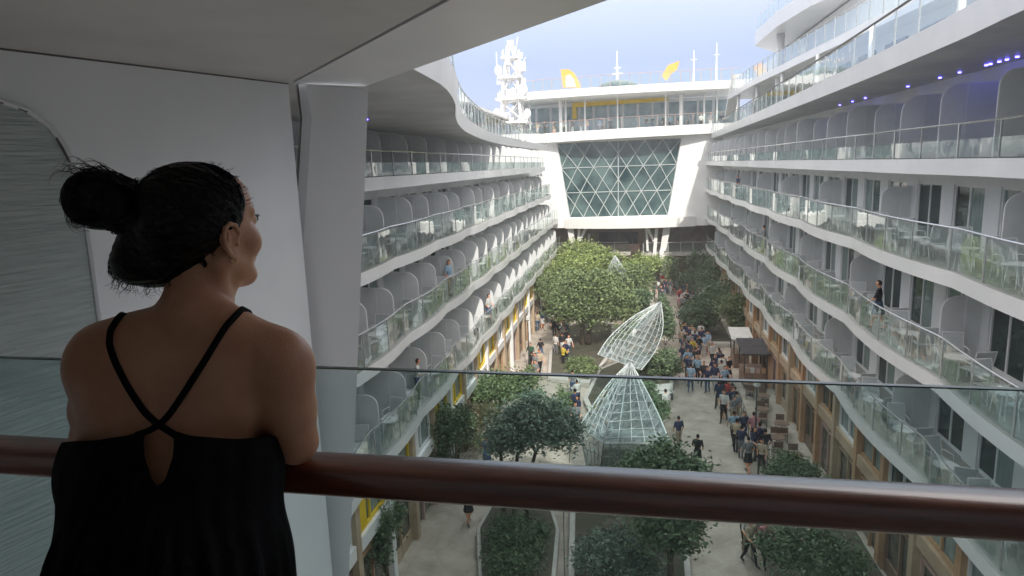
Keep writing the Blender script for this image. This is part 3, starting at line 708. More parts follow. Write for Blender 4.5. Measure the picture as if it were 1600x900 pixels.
# column with knee at its head
def wallpt(px, py, off=0.):      # photograph point on the side wall
    v = ray(px, py); n3 = wn; t = ((w0.x) * n3.x + (w0.y) * n3.y - off) / (v[0] * n3.x + v[1] * n3.y); return Vector((v[0] * t, v[1] * t, ZC + v[2] * t))
cy = 5.55
fc = [aty(478, 132, cy), aty(575, 140, cy), aty(573, 210, cy), aty(545, 905, cy), aty(433, 905, cy), aty(466, 500, cy), aty(487, 184, cy)]
b = MB(); b.prism([tuple(p) for p in fc][::-1], (-.25, .5, 0)); BN(b, 'column', M['paint'])
b = MB(); b.prism([tuple(aty(x, y_, cy + .02)) for x, y_ in ((464, 132), (478, 132), (487, 184), (466, 500), (433, 905), (420, 905), (453, 500), (472, 184))][::-1], (0, .3, 0)); BN(b, 'column_edge', M['gpanel'])
b = MB(); b.tube([aty(464, 132, cy), aty(470, 184, cy), aty(452, 500, cy), aty(420, 905, cy)], .012, 6); BN(b, 'column_seam', M['seal'])
# arched ribbed panel
ap = [(-120, 150), (-60, 145), (0, 158), (40, 172), (75, 197), (100, 230), (118, 275), (130, 330), (142, 410), (155, 510), (168, 640), (190, 960), (-120, 960)]
aw = [wallpt(x, y_, .012) for x, y_ in ap]
b = MB(); b.prism([tuple(p) for p in aw], tuple(wn * -.012)); arch = BN(b, 'arched_panel', M['arch'])
b = MB(); b.tube([p - wn * .012 for p in aw[:-1]], .02, 6); b.build('trim', M['gpanel'], arch)
b = MB(); b.tube([p - wn * .018 + (aw[5] - p).normalized() * .02 for p in aw[:-1] if p is not aw[5]], .009, 6); b.build('seal', M['seal'], arch)

# glass screen and wooden rail
t = thing('glass_screen', 'clear glass balcony screen with thin metal top edge beyond the wooden rail', 'balcony glass', (0, 1.325, 12.3), -.038)
b = MB(); b.box(-2.6, 2.0, -.006, .006, 0.01, 1.27); b.build('pane', M['glassn'], t)
b = MB(); b.box(-2.6, 2.0, -.0062, .0062, 1.2702, 1.2732); b.build('top_edge', M['edge'], t)
t = thing('hand_rail', 'thick varnished dark mahogany handrail crossing the foreground under the leaning woman', 'handrail', (0, 1.135, 13.42), -.022)
b = MB(); n = 36; L_ = []
for xx in np.linspace(-2.6, 1.99, 24):
    L_.append(xx)
for xx in L_:
    for j in range(n):
        a = 2 * PI * j / n; c_, s_ = math.cos(a), math.sin(a)
        yy_ = .043 * math.copysign(abs(c_) ** .85, c_); zz_ = .035 * math.copysign(abs(s_) ** .42, s_); b.v.append((xx, yy_, zz_))
for i in range(len(L_) - 1):
    for j in range(n): b.f.append((i * n + j, i * n + (j + 1) % n, (i + 1) * n + (j + 1) % n, (i + 1) * n + j)); b.m.append(0)
b.f.append(tuple(range(n))); b.f.append(tuple((len(L_) - 1) * n + j for j in range(n - 1, -1, -1))); b.m += [0, 0]
b.build('wooden_bar', M['wood'], t, True)
for xx in (-1.02, 1.6):
    b = MB(); b.tube([(xx, .0, -.03), (xx, .05, -.09), (xx, .19, -.12)], .012, 8); b.build('bracket', M['chrome'], t, True)
#@@PART2
# ------------------------------------------------------------ trees and shrubs
def leaves(blobs, n, size, rg, flat=.6):
    tot = sum(b[1][0] * b[1][1] * b[1][2] for b in blobs); V = []
    for c, r in blobs:
        k = max(30, int(n * r[0] * r[1] * r[2] / tot)); nc = max(8, k // 60)
        d = rg.normal(size=(nc, 3)); d /= np.linalg.norm(d, axis=1)[:, None]
        cc = d * (rg.uniform(.35, 1.0, (nc, 1)) ** .6); cc[:, 2] = np.where(cc[:, 2] < -.55, cc[:, 2] * .6, cc[:, 2])
        pick = rg.integers(0, nc, k); spread = rg.uniform(.12, .30, nc)[pick][:, None]
        p = cc[pick] + rg.normal(size=(k, 3)) * spread; V.append(np.array(c) + p * np.array(r))
    P = np.concatenate(V); k = len(P)
    a = rg.normal(size=(k, 3)); a[:, 2] *= flat; a /= np.linalg.norm(a, axis=1)[:, None]
    b = np.cross(a, rg.normal(size=(k, 3))); b /= np.linalg.norm(b, axis=1)[:, None]
    s = size * rg.uniform(.6, 1.35, (k, 1))
    nrm = np.cross(a, b)
    vs = np.stack([P - a * s, P + b * s * .45 + nrm * s * .12, P + a * s, P - b * s * .45 + nrm * s * .12], 1).reshape(-1, 3)
    return vs, k
def leaf_mesh(name, blobs, n, size, m_, parent, seed, off=(0, 0, 0)):
    vs, k = leaves(blobs, n, size, np.random.default_rng(seed)); me = bpy.data.meshes.new(name)
    me.vertices.add(4 * k); me.vertices.foreach_set('co', (vs - np.array(off)).astype(np.float32).ravel())
    me.loops.add(4 * k); me.loops.foreach_set('vertex_index', np.arange(4 * k, dtype=np.int32))
    me.polygons.add(k); me.polygons.foreach_set('loop_start', np.arange(0, 4 * k, 4, dtype=np.int32))
    me.update(calc_edges=True); me.validate(); me.materials.append(m_); o = bpy.data.objects.new(name, me); COL.objects.link(o)
    if parent: o.parent = parent
    return o
def tree(label, base, blobs, n, size, lm, trunk_r=.13, seed=1, group='trees in the park', stems=1):
    rg = random.Random(seed); t = thing('park_tree', label, 'tree', base, 0, group); b0 = Vector(base)
    tb = MB()
    for s_ in range(stems):
        ox = 0 if stems == 1 else (s_ - (stems - 1) / 2) * .45
        c0 = sum((Vector(b[0]) for b in blobs), Vector()) / len(blobs) - b0
        zf = min(b[0][2] - b[1][2] for b in blobs) - b0.z
        fork = Vector((ox * 1.5 + c0.x * .25, c0.y * .2, max(.6, zf + .25)))
        tb.tube([(ox, 0, 0), (ox + rg.uniform(-.06, .06), rg.uniform(-.06, .06), fork.z * .5), fork], [trunk_r * 1.35, trunk_r, trunk_r * .85], 8)
        for k in range(9 // stems + 2):
            c, r = blobs[k % len(blobs)]; e = Vector(c) - b0 + Vector((rg.uniform(-.7, .7) * r[0], rg.uniform(-.7, .7) * r[1], rg.uniform(-.3, .6) * r[2]))
            md = fork.lerp(e, .5) + Vector((0, 0, .25)); tb.tube([fork, md, e], [trunk_r * .5, trunk_r * .32, .02], 5)
    tb.build('trunk', M['bark'], t, True)
    leaf_mesh('crown', blobs, n, size, lm, t, seed, base); return t
def P3(px, py, y): p = aty(px, py, y); return (p.x, p.y, p.z)
def shrub(label, blobs, n, size, lm, seed, group='shrubs in the stone beds', nm='shrub'):
    c = blobs[0][0]; zb_ = .35
    t = thing(nm, label, 'shrub', (c[0], c[1], zb_), 0, group)
    leaf_mesh('foliage', blobs, n, size, lm, t, seed, (c[0], c[1], zb_))
    b = MB()
    for k in range(4): b.tube([(0, 0, 0), ((k - 1.5) * .15, .1 * (k % 2), .4)], .03, 5)
    b.build('stem', M['bark'], t); return t
def q3(px, py, y, rx, ry, rz): return (P3(px, py, y), (rx, ry, rz))
# the big round tree left of centre
tree('big round green tree on the left walk beyond the glass canopies', (-3.43, 50.1, .3), [q3(922, 468, 50, 2.7, 2.6, 1.9), q3(885, 478, 49.5, 1.7, 1.8, 1.3), q3(962, 480, 50.5, 1.6, 1.8, 1.5), q3(922, 440, 50.5, 1.9, 1.9, 1.0), q3(925, 492, 49, 1.5, 1.5, .7)], 15000, .13, LF['mid'], .17, 3, stems=2)
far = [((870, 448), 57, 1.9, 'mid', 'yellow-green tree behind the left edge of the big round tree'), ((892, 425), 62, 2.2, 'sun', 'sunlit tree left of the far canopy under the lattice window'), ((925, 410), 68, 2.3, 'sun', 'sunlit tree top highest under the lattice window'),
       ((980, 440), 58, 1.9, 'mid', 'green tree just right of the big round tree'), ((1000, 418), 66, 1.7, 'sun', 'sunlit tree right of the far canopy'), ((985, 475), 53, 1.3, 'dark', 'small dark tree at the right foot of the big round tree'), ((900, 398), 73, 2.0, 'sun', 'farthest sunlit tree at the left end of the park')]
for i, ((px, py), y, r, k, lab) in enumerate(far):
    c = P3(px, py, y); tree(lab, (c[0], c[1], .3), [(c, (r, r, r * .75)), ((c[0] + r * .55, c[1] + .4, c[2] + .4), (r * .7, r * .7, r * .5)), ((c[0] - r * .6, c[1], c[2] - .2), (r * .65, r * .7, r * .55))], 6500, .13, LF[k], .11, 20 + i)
tree('loose grey-green tree seen through the glass screen, left of the nearer canopy', (-4.46, 23.7, .4), [q3(832, 664, 24, 1.45, 1.3, .85), q3(790, 686, 24, 1.0, 1.0, .65), q3(878, 678, 24.2, .85, .9, .75), q3(838, 636, 24, .9, .9, .5)], 14000, .075, LF['blue'], .075, 5, stems=3)
tree('dark leafy tree in front of the yellow panels on the left', (-7.3, 26.3, 0), [q3(688, 672, 26.3, 1.2, 1.1, .95), q3(665, 700, 26, .8, .9, .6), q3(712, 650, 26.5, .7, .8, .6), q3(690, 730, 26, .8, .8, .8)], 9500, .075, LF['dark'], .08, 6)
tree('green tree by the left shopfronts, cut by the glass screen edge', (-7.0, 33.5, 0), [q3(795, 605, 33.5, 1.6, 1.3, .85), q3(765, 620, 33, .9, 1.0, .6), q3(825, 590, 34, .7, .9, .5)], 8000, .09, LF['mid'], .09, 7)
shrub('brownish ivy clump between the two left hand trees above the path', [q3(748, 650, 30, .9, 1.0, .7), q3(735, 690, 29, .6, .8, .6)], 3500, .07, LF['rust'], 8)
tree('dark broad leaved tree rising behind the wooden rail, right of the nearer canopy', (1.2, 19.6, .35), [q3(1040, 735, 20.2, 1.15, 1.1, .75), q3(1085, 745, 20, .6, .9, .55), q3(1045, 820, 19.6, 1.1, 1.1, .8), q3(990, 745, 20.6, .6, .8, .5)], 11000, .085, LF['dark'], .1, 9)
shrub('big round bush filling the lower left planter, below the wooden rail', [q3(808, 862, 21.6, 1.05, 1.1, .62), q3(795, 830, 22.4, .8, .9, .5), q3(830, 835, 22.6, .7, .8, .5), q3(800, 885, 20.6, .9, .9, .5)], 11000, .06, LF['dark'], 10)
shrub('tangle of grey-green shrubs at the bottom centre below the canopy', [q3(965, 860, 20.4, .9, 1., .7), q3(930, 870, 20.2, .7, .9, .5), q3(1000, 880, 20., .8, .9, .5)], 8000, .06, LF['blue'], 11)
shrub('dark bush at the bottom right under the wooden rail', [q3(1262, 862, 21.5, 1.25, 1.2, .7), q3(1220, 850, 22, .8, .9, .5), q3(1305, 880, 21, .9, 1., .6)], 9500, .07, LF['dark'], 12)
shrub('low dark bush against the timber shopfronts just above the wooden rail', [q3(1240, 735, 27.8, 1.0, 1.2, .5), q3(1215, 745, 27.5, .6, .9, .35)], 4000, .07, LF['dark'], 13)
tree('dark tree right of the leaf canopy tip beside the cafe', (6.1, 53.5, .3), [q3(1092, 492, 53.5, 1.35, 1.4, 1.2), q3(1103, 470, 54.5, .8, 1., .7), q3(1078, 505, 53, .8, 1., .6)], 6500, .12, LF['dark'], .1, 14)
shrub('dark green bush right of the middle between the two canopies', [q3(1032, 566, 42.5, 1.2, 1.2, .75), q3(1012, 575, 42, .8, 1., .6), q3(1050, 575, 42.5, .7, .9, .5)], 6000, .09, LF['dark'], 15)
shrub('low bush around the foot of the big round tree', [q3(905, 572, 43.5, 1.0, 1.2, .55), q3(920, 580, 43, .7, 1., .4)], 4000, .09, LF['mid'], 16)
shrub('narrow bush behind the right edge of the leaf canopy', [q3(1040, 505, 50, .7, .9, 1.3), q3(1037, 480, 52, .5, .8, .9)], 3500, .11, LF['dark'], 17)
for i, (px, py, y, r, k, lab) in enumerate([(1108, 430, 66, 1.6, 'dark', 'dark climbing shrub on the right wall below the lowest balconies'), (1125, 455, 58, 1.3, 'dark', 'hanging greenery on the right shop facade'), (1090, 412, 73, 1.5, 'dark', 'dark shrub at the far right corner of the park'),
                                         (1045, 418, 73, 1.1, 'mid', 'green shrub beside the leaning white leg of the end block'), (1072, 440, 70, .9, 'dark', 'small dark palm like shrub right of the white leg'), (1145, 480, 52, 1.0, 'mid', 'green planter shrub near the brown kiosk')]):
    c = P3(px, py, y); shrub(lab, [(c, (r, r, r)), ((c[0] + .3, c[1] - .5, c[2] - r * .8), (r * .7, r * .7, r * .8))], 3200, .12, LF[k], 30 + i, 'climbing shrubs by the right hand wall')
tree('dark tree at the bottom left corner beside the near shopfronts', (-8., 19.3, 0), [q3(590, 815, 19.5, .8, .9, .6), q3(575, 860, 19., .8, .9, .7), q3(610, 800, 20, .5, .6, .4)], 6000, .07, LF['dark'], .07, 18)
shrub('low green plants along the left walk by the pale kerb', [q3(870, 650, 33, .5, 1.4, .4), q3(885, 620, 36, .5, 1.2, .4)], 3000, .08, LF['mid'], 19)
shrub('low plants right of the nearer canopy beside the terrace chairs', [q3(1030, 640, 34, .5, 1.2, .4), q3(1015, 610, 36.5, .6, 1.0, .4)], 3000, .08, LF['dark'], 41)

# ------------------------------------------------------------ glass canopies
def canopy(label, ridge, left, right, ns=7, nw=4, sag=.25, post=None):
    """three poly-lines from near end to far end; glazed vault with ribs"""
    def samp(L, u):
        L = [Vector(p) for p in L]; k = len(L) - 1; x = u * k; i = min(int(x), k - 1); f = x - i
        p0 = L[max(i - 1, 0)]; p1 = L[i]; p2 = L[i + 1]; p3 = L[min(i + 2, k)]
        return .5 * ((2 * p1) + (p2 - p0) * f + (2 * p0 - 5 * p1 + 4 * p2 - p3) * f * f + (3 * p1 - p0 - 3 * p2 + p3) * f ** 3)
    o_ = Vector(ridge[0]); o_ = Vector((o_.x, o_.y, .35)); t = thing('glass_canopy', label, 'canopy', o_, 0, 'crystal canopies along the park')
    for side in (left, right):
        g_ = [[None] * (nw + 1) for _ in range(ns + 1)]
        for i in range(ns + 1):
            a = samp(ridge, i / ns); c = samp(side, i / ns)
            for j in range(nw + 1):
                v = j / nw; p = a.lerp(c, v); p.z += sag * math.sin(PI * v) * (1 - abs(2 * i / ns - 1)) * 1.4; g_[i][j] = p - o_
        gl = MB(); rb = MB()
        for i in range(ns):
            for j in range(nw): gl.add([g_[i][j], g_[i + 1][j], g_[i + 1][j + 1], g_[i][j + 1]], [(0, 1, 2), (0, 2, 3)])
        for j in range(nw + 1): rb.tube([g_[i][j] for i in range(ns + 1)], .03 if j in (0, nw) else .014, 5)
        for i in range(ns + 1):
            rb.tube([g_[i][j] for j in range(nw + 1)], .018, 5)
        for i in range(ns):
            for j in range(0, nw, 2): rb.tube([g_[i][j], g_[i + 1][min(j + 2, nw)]], .011, 4)
        gl.build('glazing', M['canopy'], t); rb.build('ribs', M['lat'], t, True)
    for p in post or []:
        a = Vector(p) - o_; b = MB(); b.tube([(a.x * .6, a.y, 0), (a.x, a.y, a.z)], [.09, .06], 7); b.build('post', M['frame'], t, True)
def Z_(L): return [tuple(atz(*q)) for q in L]
canopy('leaf shaped glass canopy in mid park, its long tip pointing away right', Z_([(968, 566, 3.0), (986, 532, 4.0), (1008, 500, 4.5), (1033, 471, 4.6)]),
       Z_([(934, 554, 2.8), (953, 526, 3.3), (990, 494, 4.0), (1033, 471, 4.6)]), Z_([(1002, 578, 2.5), (1024, 548, 2.8), (1036, 512, 3.4), (1033, 471, 4.6)]), 10, 5, .05, [(-.3, 38, 3.6), (.9, 43, 4.3)])
canopy('nearer pointed glass canopy with long sloping wings behind the glass screen', Z_([(943, 692, 3.1), (953, 655, 3.6), (968, 608, 4.0), (985, 565, 4.0)]),
       Z_([(905, 668, 2.7), (922, 640, 3.0), (952, 598, 3.6), (985, 565, 4.0)]), Z_([(1047, 692, 1.8), (1030, 650, 2.4), (1008, 606, 3.2), (985, 565, 4.0)]), 10, 5, .04, [(-.8, 26.8, 3.4), (-.3, 30, 3.8)])
canopy('small folded glass front wing below the nearer canopy', Z_([(938, 738, 1.4), (941, 714, 2.3), (943, 693, 3.08)]), Z_([(918, 736, 1.2), (911, 700, 2.0), (905, 670, 2.68)]), Z_([(972, 742, .9), (1005, 716, 1.4), (1045, 694, 1.78)]), 4, 5, .02)
canopy('distant pale pointed canopy among the sunlit trees', Z_([(975, 448, 3.6), (970, 428, 4.6), (965, 412, 5.4), (961, 399, 6.0)]), Z_([(946, 430, 4.2), (951, 419, 4.9), (956, 408, 5.5), (961, 399, 6.0)]), Z_([(990, 446, 3.2), (982, 430, 4.2), (971, 413, 5.2), (961, 399, 6.0)]), 8, 4, .05)

# ------------------------------------------------------------ cafe things, kiosks, benches
def parasol_kiosk(x, y, w_, d_, h_, roofm, lab, nm='kiosk'):
    t = thing(nm, lab, 'kiosk', (x, y, 0.002)); b = MB(); b.box(-w_ / 2, w_ / 2, -d_ / 2, d_ / 2, 0, 1.0); b.build('counter', M['brown'], t)
    b = MB(); b.prism([(-w_ / 2 - .2, -d_ / 2 - .3, h_), (w_ / 2 + .2, -d_ / 2 - .3, h_), (w_ / 2 + .2, d_ / 2 + .2, h_ + .35), (-w_ / 2 - .2, d_ / 2 + .2, h_ + .35)], (0, 0, .1)); b.build('roof', roofm, t)
    b = MB()
    for sx in (-1, 1):
        for sy in (-1, 1): b = MB(); b.box(sx * (w_ / 2) - .04, sx * (w_ / 2) + .04, sy * d_ / 2 - .04, sy * d_ / 2 + .04, 1.0, h_ + (.17 if sy < 0 else .3)); b.build('post', M['dark'], t)
    for i in range(4): b = MB(); b.box(-w_ / 2 + i * w_ / 4 + .04, -w_ / 2 + (i + 1) * w_ / 4 - .04, -d_ / 2 - .02, -d_ / 2 + .2, 1.0, 1.3); b.build('display_box', [M['tan'], M['canvas'], M['rose'], M['woodf']][i], t)
parasol_kiosk(7.35, 46.5, 1.0, 1.5, 2.0, M['canvas'], 'small kiosk with pale canvas roof beside the right hand path')
parasol_kiosk(7.5, 42.5, 1.3, 2.0, 2.2, M['awning'], 'dark roofed kiosk with goods in front of the timber shops')
def awning(y0, y1, lab):
    t = thing('cafe_awning', lab, 'awning', (8.2, (y0 + y1) / 2, 2.6), 0, 'dark awnings over the right hand cafe'); d = (y1 - y0) / 2
    b = MB(); b.prism([(.12, -d, .05), (-1.5, -d, -.35), (-1.5, d, -.35), (.12, d, .05)], (0, 0, .05)); b.build('canvas', M['awning'], t)
    for sy in (-1, 1): b = MB(); b.tube([(-1.45, sy * d * .93, -.36), (-1.45, sy * d * .93, -2.59)], .03, 6); b.build('post', M['dark'], t)
def ctab(x, y, lab):
    t = thing('cafe_table', lab, 'table', (x, y, .002), 0, 'cafe tables on the paving'); b = MB(); n = 14
    b.prism([(.38 * math.cos(2 * PI * i / n), .38 * math.sin(2 * PI * i / n), .72) for i in range(n)], (0, 0, .03)); b.build('table_top', M['brown'], t)
    b = MB(); b.tube([(0, 0, 0.02), (0, 0, .72)], .03, 6); b.tube([(0, 0, 0), (0, 0, .02)], .22, 10); b.build('base', M['dark'], t)
def cchair(x, y, rz, lab):
    t = thing('cafe_chair', lab, 'chair', (x, y, .002), rz, 'dark cafe chairs on the paving'); b = MB()
    for sx in (-1, 1):
        b.tube([(sx * .2, .2, 0), (sx * .2, .19, .45)], .016, 5); b.tube([(sx * .2, -.2, 0), (sx * .2, -.2, .45), (sx * .2, -.26, .9)], .016, 5)
    b.build('frame', M['dark'], t); b = MB(); b.box(-.21, .21, -.21, .21, .44, .47); b.build('seat', M['brown'], t)
    b = MB(); b.prism([(-.2, -.215, .58), (.2, -.215, .58), (.2, -.25, .88), (-.2, -.25, .88)], (0, -.02, 0)); b.build('backrest', M['brown'], t)
k = 0
WHERE = ['in the row nearest the rail', 'second from the rail', 'third from the rail', 'fourth from the rail', 'fifth from the rail', 'sixth from the rail', 'farthest from the rail']
for i, (x, y) in enumerate([(7.3, 30.2), (6.9, 32.2), (7.5, 34.), (6.9, 36.), (7.4, 38.2), (7.0, 40.3)]):
    ctab(x, y, 'round brown cafe table by the timber shops, ' + WHERE[i])
    for sg, nm in ((-1, 'near'), (1, 'far')): cchair(x + .1 * sg, y + sg * .66, 0 if sg < 0 else PI, 'dark chair on the %s side of the cafe table %s' % (nm, WHERE[i].replace('in the row ', '')))
for i, (px, py, z) in enumerate(((1030, 625, 0), (1012, 660, 0), (885, 640, 0))):
    p = atz(px, py, 0); t = thing('park_bench', ['long bench with pale back right of the nearer canopy', 'short bench by the right wing of the nearer canopy', 'bench on the left walk beside the nearer canopy'][i], 'bench', (p.x, p.y, .002), [.3, 1.4, 1.5][i], 'park benches')
    b = MB(); b.box(-.9, .9, -.22, .22, .42, .47); b.build('seat', M['canvas'], t); b = MB(); b.box(-.9, .9, .2, .25, .5, .9); b.build('backrest', M['canvas'], t)
    for sx in (-1, 1): b = MB(); b.box(sx * .75 - .03, sx * .75 + .03, -.2, .24, 0, .5); b.build('leg', M['dark'], t)
# low rails / kerb walls along the beds
for lab, pts in (('thin dark metal fence along the left walk by the nearer canopy', [(-2.9, 30, 0), (-3.1, 35, 0), (-3.1, 40, 0)]), ('thin dark metal fence beside the lower left planter', [(-2.1, 19.3, 0.01), (-2.6, 24, 0.01), (-3., 28, 0.01)]),
                 ('thin dark metal fence along the near cafe terrace on the right', [(6.0, 28.5, 0), (5.9, 34, 0), (6.1, 39, 0)])):
    t = thing('low_fence', lab, 'fence', pts[0], 0, 'low metal fences'); o0 = Vector(pts[0]); L_ = [Vector(p) - o0 for p in pts]
    for h_ in (.9, .5): b = MB(); b.tube([p + Vector((0, 0, h_)) for p in L_], .018, 5); b.build('rail', M['dark'], t)
    for i in range(len(L_) - 1):
        for j in range(5): p = L_[i].lerp(L_[i + 1], j / 5); b = MB(); b.tube([p, p + Vector((0, 0, .92))], .02, 5); b.build('post', M['dark'], t)
def lamp(x, y, lab):
    t = thing('street_lamp', lab, 'lamp', (x, y, .002), 0, 'slim lamp posts in the park'); b = MB(); b.tube([(0, 0, 0), (0, 0, .3), (0, 0, 3.6)], [.09, .05, .035], 8); b.build('pole', M['dark'], t)
    b = MB(); b.tube([(0, 0, 3.6), (0, 0, 3.7), (0, 0, 3.95)], [.05, .16, .12], 10); b.build('lantern', M['canvas'], t)
lamp(2.3, 57, 'slim lamp post right of the big tree by the crowd'); lamp(5.7, 31, 'slim lamp post by the cafe fence'); lamp(-6.9, 44, 'slim lamp post on the left walk')

# ------------------------------------------------------------ implicit surfaces
class Field:
    def __init__(s, xs, ys, zs):
        s.ax = [np.asarray(a, np.float32) for a in (xs, ys, zs)]; s.f = np.full([len(a) for a in s.ax], .5, np.float32)
    def sub(s, lo, hi):
        sl = []
        for a, l, h in zip(s.ax, lo, hi): i = max(0, np.searchsorted(a, l) - 1); j = min(len(a), np.searchsorted(a, h) + 1); sl.append(slice(i, max(j, i + 1)))
        sl = tuple(sl); g = [s.ax[0][sl[0]][:, None, None], s.ax[1][sl[1]][None, :, None], s.ax[2][sl[2]][None, None, :]]; return sl, g
    def put(s, sl, d, k, mode=0):
        a = s.f[sl]
        if mode == 0:
            h = np.clip(.5 + .5 * (a - d) / k, 0, 1); s.f[sl] = a * (1 - h) + d * h - k * h * (1 - h)
        else:
            h = np.clip(.5 - .5 * (a + d) / k, 0, 1); s.f[sl] = a * (1 - h) + (-d) * h + k * h * (1 - h)
    def cap(s, a, b, r0, r1, k=.02, mode=0):
        a = np.array(a, float); b = np.array(b, float); m_ = max(r0, r1) + k + .03
        sl, (X, Y, Z) = s.sub(np.minimum(a, b) - m_, np.maximum(a, b) + m_)
        d = b - a; L = max(d @ d, 1e-9); h = np.clip(((X - a[0]) * d[0] + (Y - a[1]) * d[1] + (Z - a[2]) * d[2]) / L, 0, 1)
        dd = np.sqrt((X - a[0] - h * d[0]) ** 2 + (Y - a[1] - h * d[1]) ** 2 + (Z - a[2] - h * d[2]) ** 2) - (r0 + (r1 - r0) * h)
        s.put(sl, dd.astype(np.float32), k, mode)
    def ell(s, c, r, B=None, k=.02, mode=0):
        c = np.array(c, float); r = np.array(r, float); m_ = r.max() + k + .03; sl, (X, Y, Z) = s.sub(c - m_, c + m_)
        B = np.eye(3) if B is None else B; x, y, z = X - c[0], Y - c[1], Z - c[2]
        u = x * B[0][0] + y * B[0][1] + z * B[0][2]; v = x * B[1][0] + y * B[1][1] + z * B[1][2]; w_ = x * B[2][0] + y * B[2][1] + z * B[2][2]
        k0 = np.sqrt((u / r[0]) ** 2 + (v / r[1]) ** 2 + (w_ / r[2]) ** 2); k1 = np.sqrt((u / r[0] ** 2) ** 2 + (v / r[1] ** 2) ** 2 + (w_ / r[2] ** 2) ** 2) + 1e-6
        s.put(sl, (k0 * (k0 - 1) / k1).astype(np.float32), k, mode)
    def mesh(s):
        f = s.f; neg = f < 0; nx, ny, nz = f.shape
        c = [neg[i:nx - 1 + i, j:ny - 1 + j, k:nz - 1 + k] for i in (0, 1) for j in (0, 1) for k in (0, 1)]
        act = np.zeros(c[0].shape, bool); al = np.ones(c[0].shape, bool)
        for q in c: act |= q; al &= q
        act &= ~al; idx = -np.ones(act.shape, np.int64); I, J, K = np.nonzero(act); idx[I, J, K] = np.arange(len(I))
        P = np.zeros((len(I), 3)); N = np.zeros(len(I)); X, Y, Z = s.ax
        for (a, b) in [((0, 0, 0), (1, 0, 0)), ((0, 1, 0), (1, 1, 0)), ((0, 0, 1), (1, 0, 1)), ((0, 1, 1), (1, 1, 1)), ((0, 0, 0), (0, 1, 0)), ((1, 0, 0), (1, 1, 0)), ((0, 0, 1), (0, 1, 1)), ((1, 0, 1), (1, 1, 1)),
                       ((0, 0, 0), (0, 0, 1)), ((1, 0, 0), (1, 0, 1)), ((0, 1, 0), (0, 1, 1)), ((1, 1, 0), (1, 1, 1))]:
            fa = f[I + a[0], J + a[1], K + a[2]]; fb = f[I + b[0], J + b[1], K + b[2]]; m_ = (fa < 0) != (fb < 0); t = np.where(m_, fa / np.where(m_, fa - fb, 1), 0)
            pa = np.stack([X[I + a[0]], Y[J + a[1]], Z[K + a[2]]], 1); pb_ = np.stack([X[I + b[0]], Y[J + b[1]], Z[K + b[2]]], 1)
            P += np.where(m_[:, None], pa + (pb_ - pa) * t[:, None], 0); N += m_
        P /= N[:, None]; F = []
        def quads(i, j, k, fl, o1, o2):
            a = idx[i, j, k]; b = idx[i - o1[0], j - o1[1], k - o1[2]]; c_ = idx[i - o1[0] - o2[0], j - o1[1] - o2[1], k - o1[2] - o2[2]]; d = idx[i - o2[0], j - o2[1], k - o2[2]]
            q = np.stack([a, b, c_, d], 1); q = np.where(fl[:, None], q, q[:, ::-1]); F.append(q)
        for ax, o1, o2 in ((0, (0, 1, 0), (0, 0, 1)), (1, (0, 0, 1), (1, 0, 0)), (2, (1, 0, 0), (0, 1, 0))):
            s0 = [slice(1, -1)] * 3; s1 = [slice(1, -1)] * 3; s0[ax] = slice(0, -1); s1[ax] = slice(1, None)
            A_ = neg[tuple(s0)]; B_ = neg[tuple(s1)]; i, j, k = np.nonzero(A_ != B_); fl = A_[i, j, k]
            off = [1, 1, 1]; off[ax] = 0; i, j, k = i + off[0], j + off[1], k + off[2]
            ok = (i < nx - 1) & (j < ny - 1) & (k < nz - 1); quads(i[ok], j[ok], k[ok], fl[ok], o1, o2)
        return P, np.concatenate(F)
def field_obj(name, P, F, mats, parent=None, origin=(0, 0, 0), smooth=2, mi=None):
    for _ in range(smooth):                      # light relaxation
        S = np.zeros_like(P); C = np.zeros(len(P))
        for a in range(4):
            np.add.at(S, F[:, a], P[F[:, (a + 1) % 4]]); np.add.at(C, F[:, a], 1); np.add.at(S, F[:, a], P[F[:, (a + 3) % 4]]); np.add.at(C, F[:, a], 1)
        P = P * .5 + .5 * S / C[:, None]
    me = bpy.data.meshes.new(name); me.vertices.add(len(P)); me.vertices.foreach_set('co', (P - np.array(origin)).astype(np.float32).ravel())
    n = len(F); me.loops.add(4 * n); me.loops.foreach_set('vertex_index', F.astype(np.int32).ravel()); me.polygons.add(n); me.polygons.foreach_set('loop_start', np.arange(0, 4 * n, 4, dtype=np.int32))
    for m_ in mats: me.materials.append(m_)
    if mi is not None: me.polygons.foreach_set('material_index', mi.astype(np.int32))
    me.update(calc_edges=True); me.validate(); me.polygons.foreach_set('use_smooth', [True] * len(me.polygons))
    o = bpy.data.objects.new(name, me); COL.objects.link(o)
    if parent: o.parent = parent
    return o, P

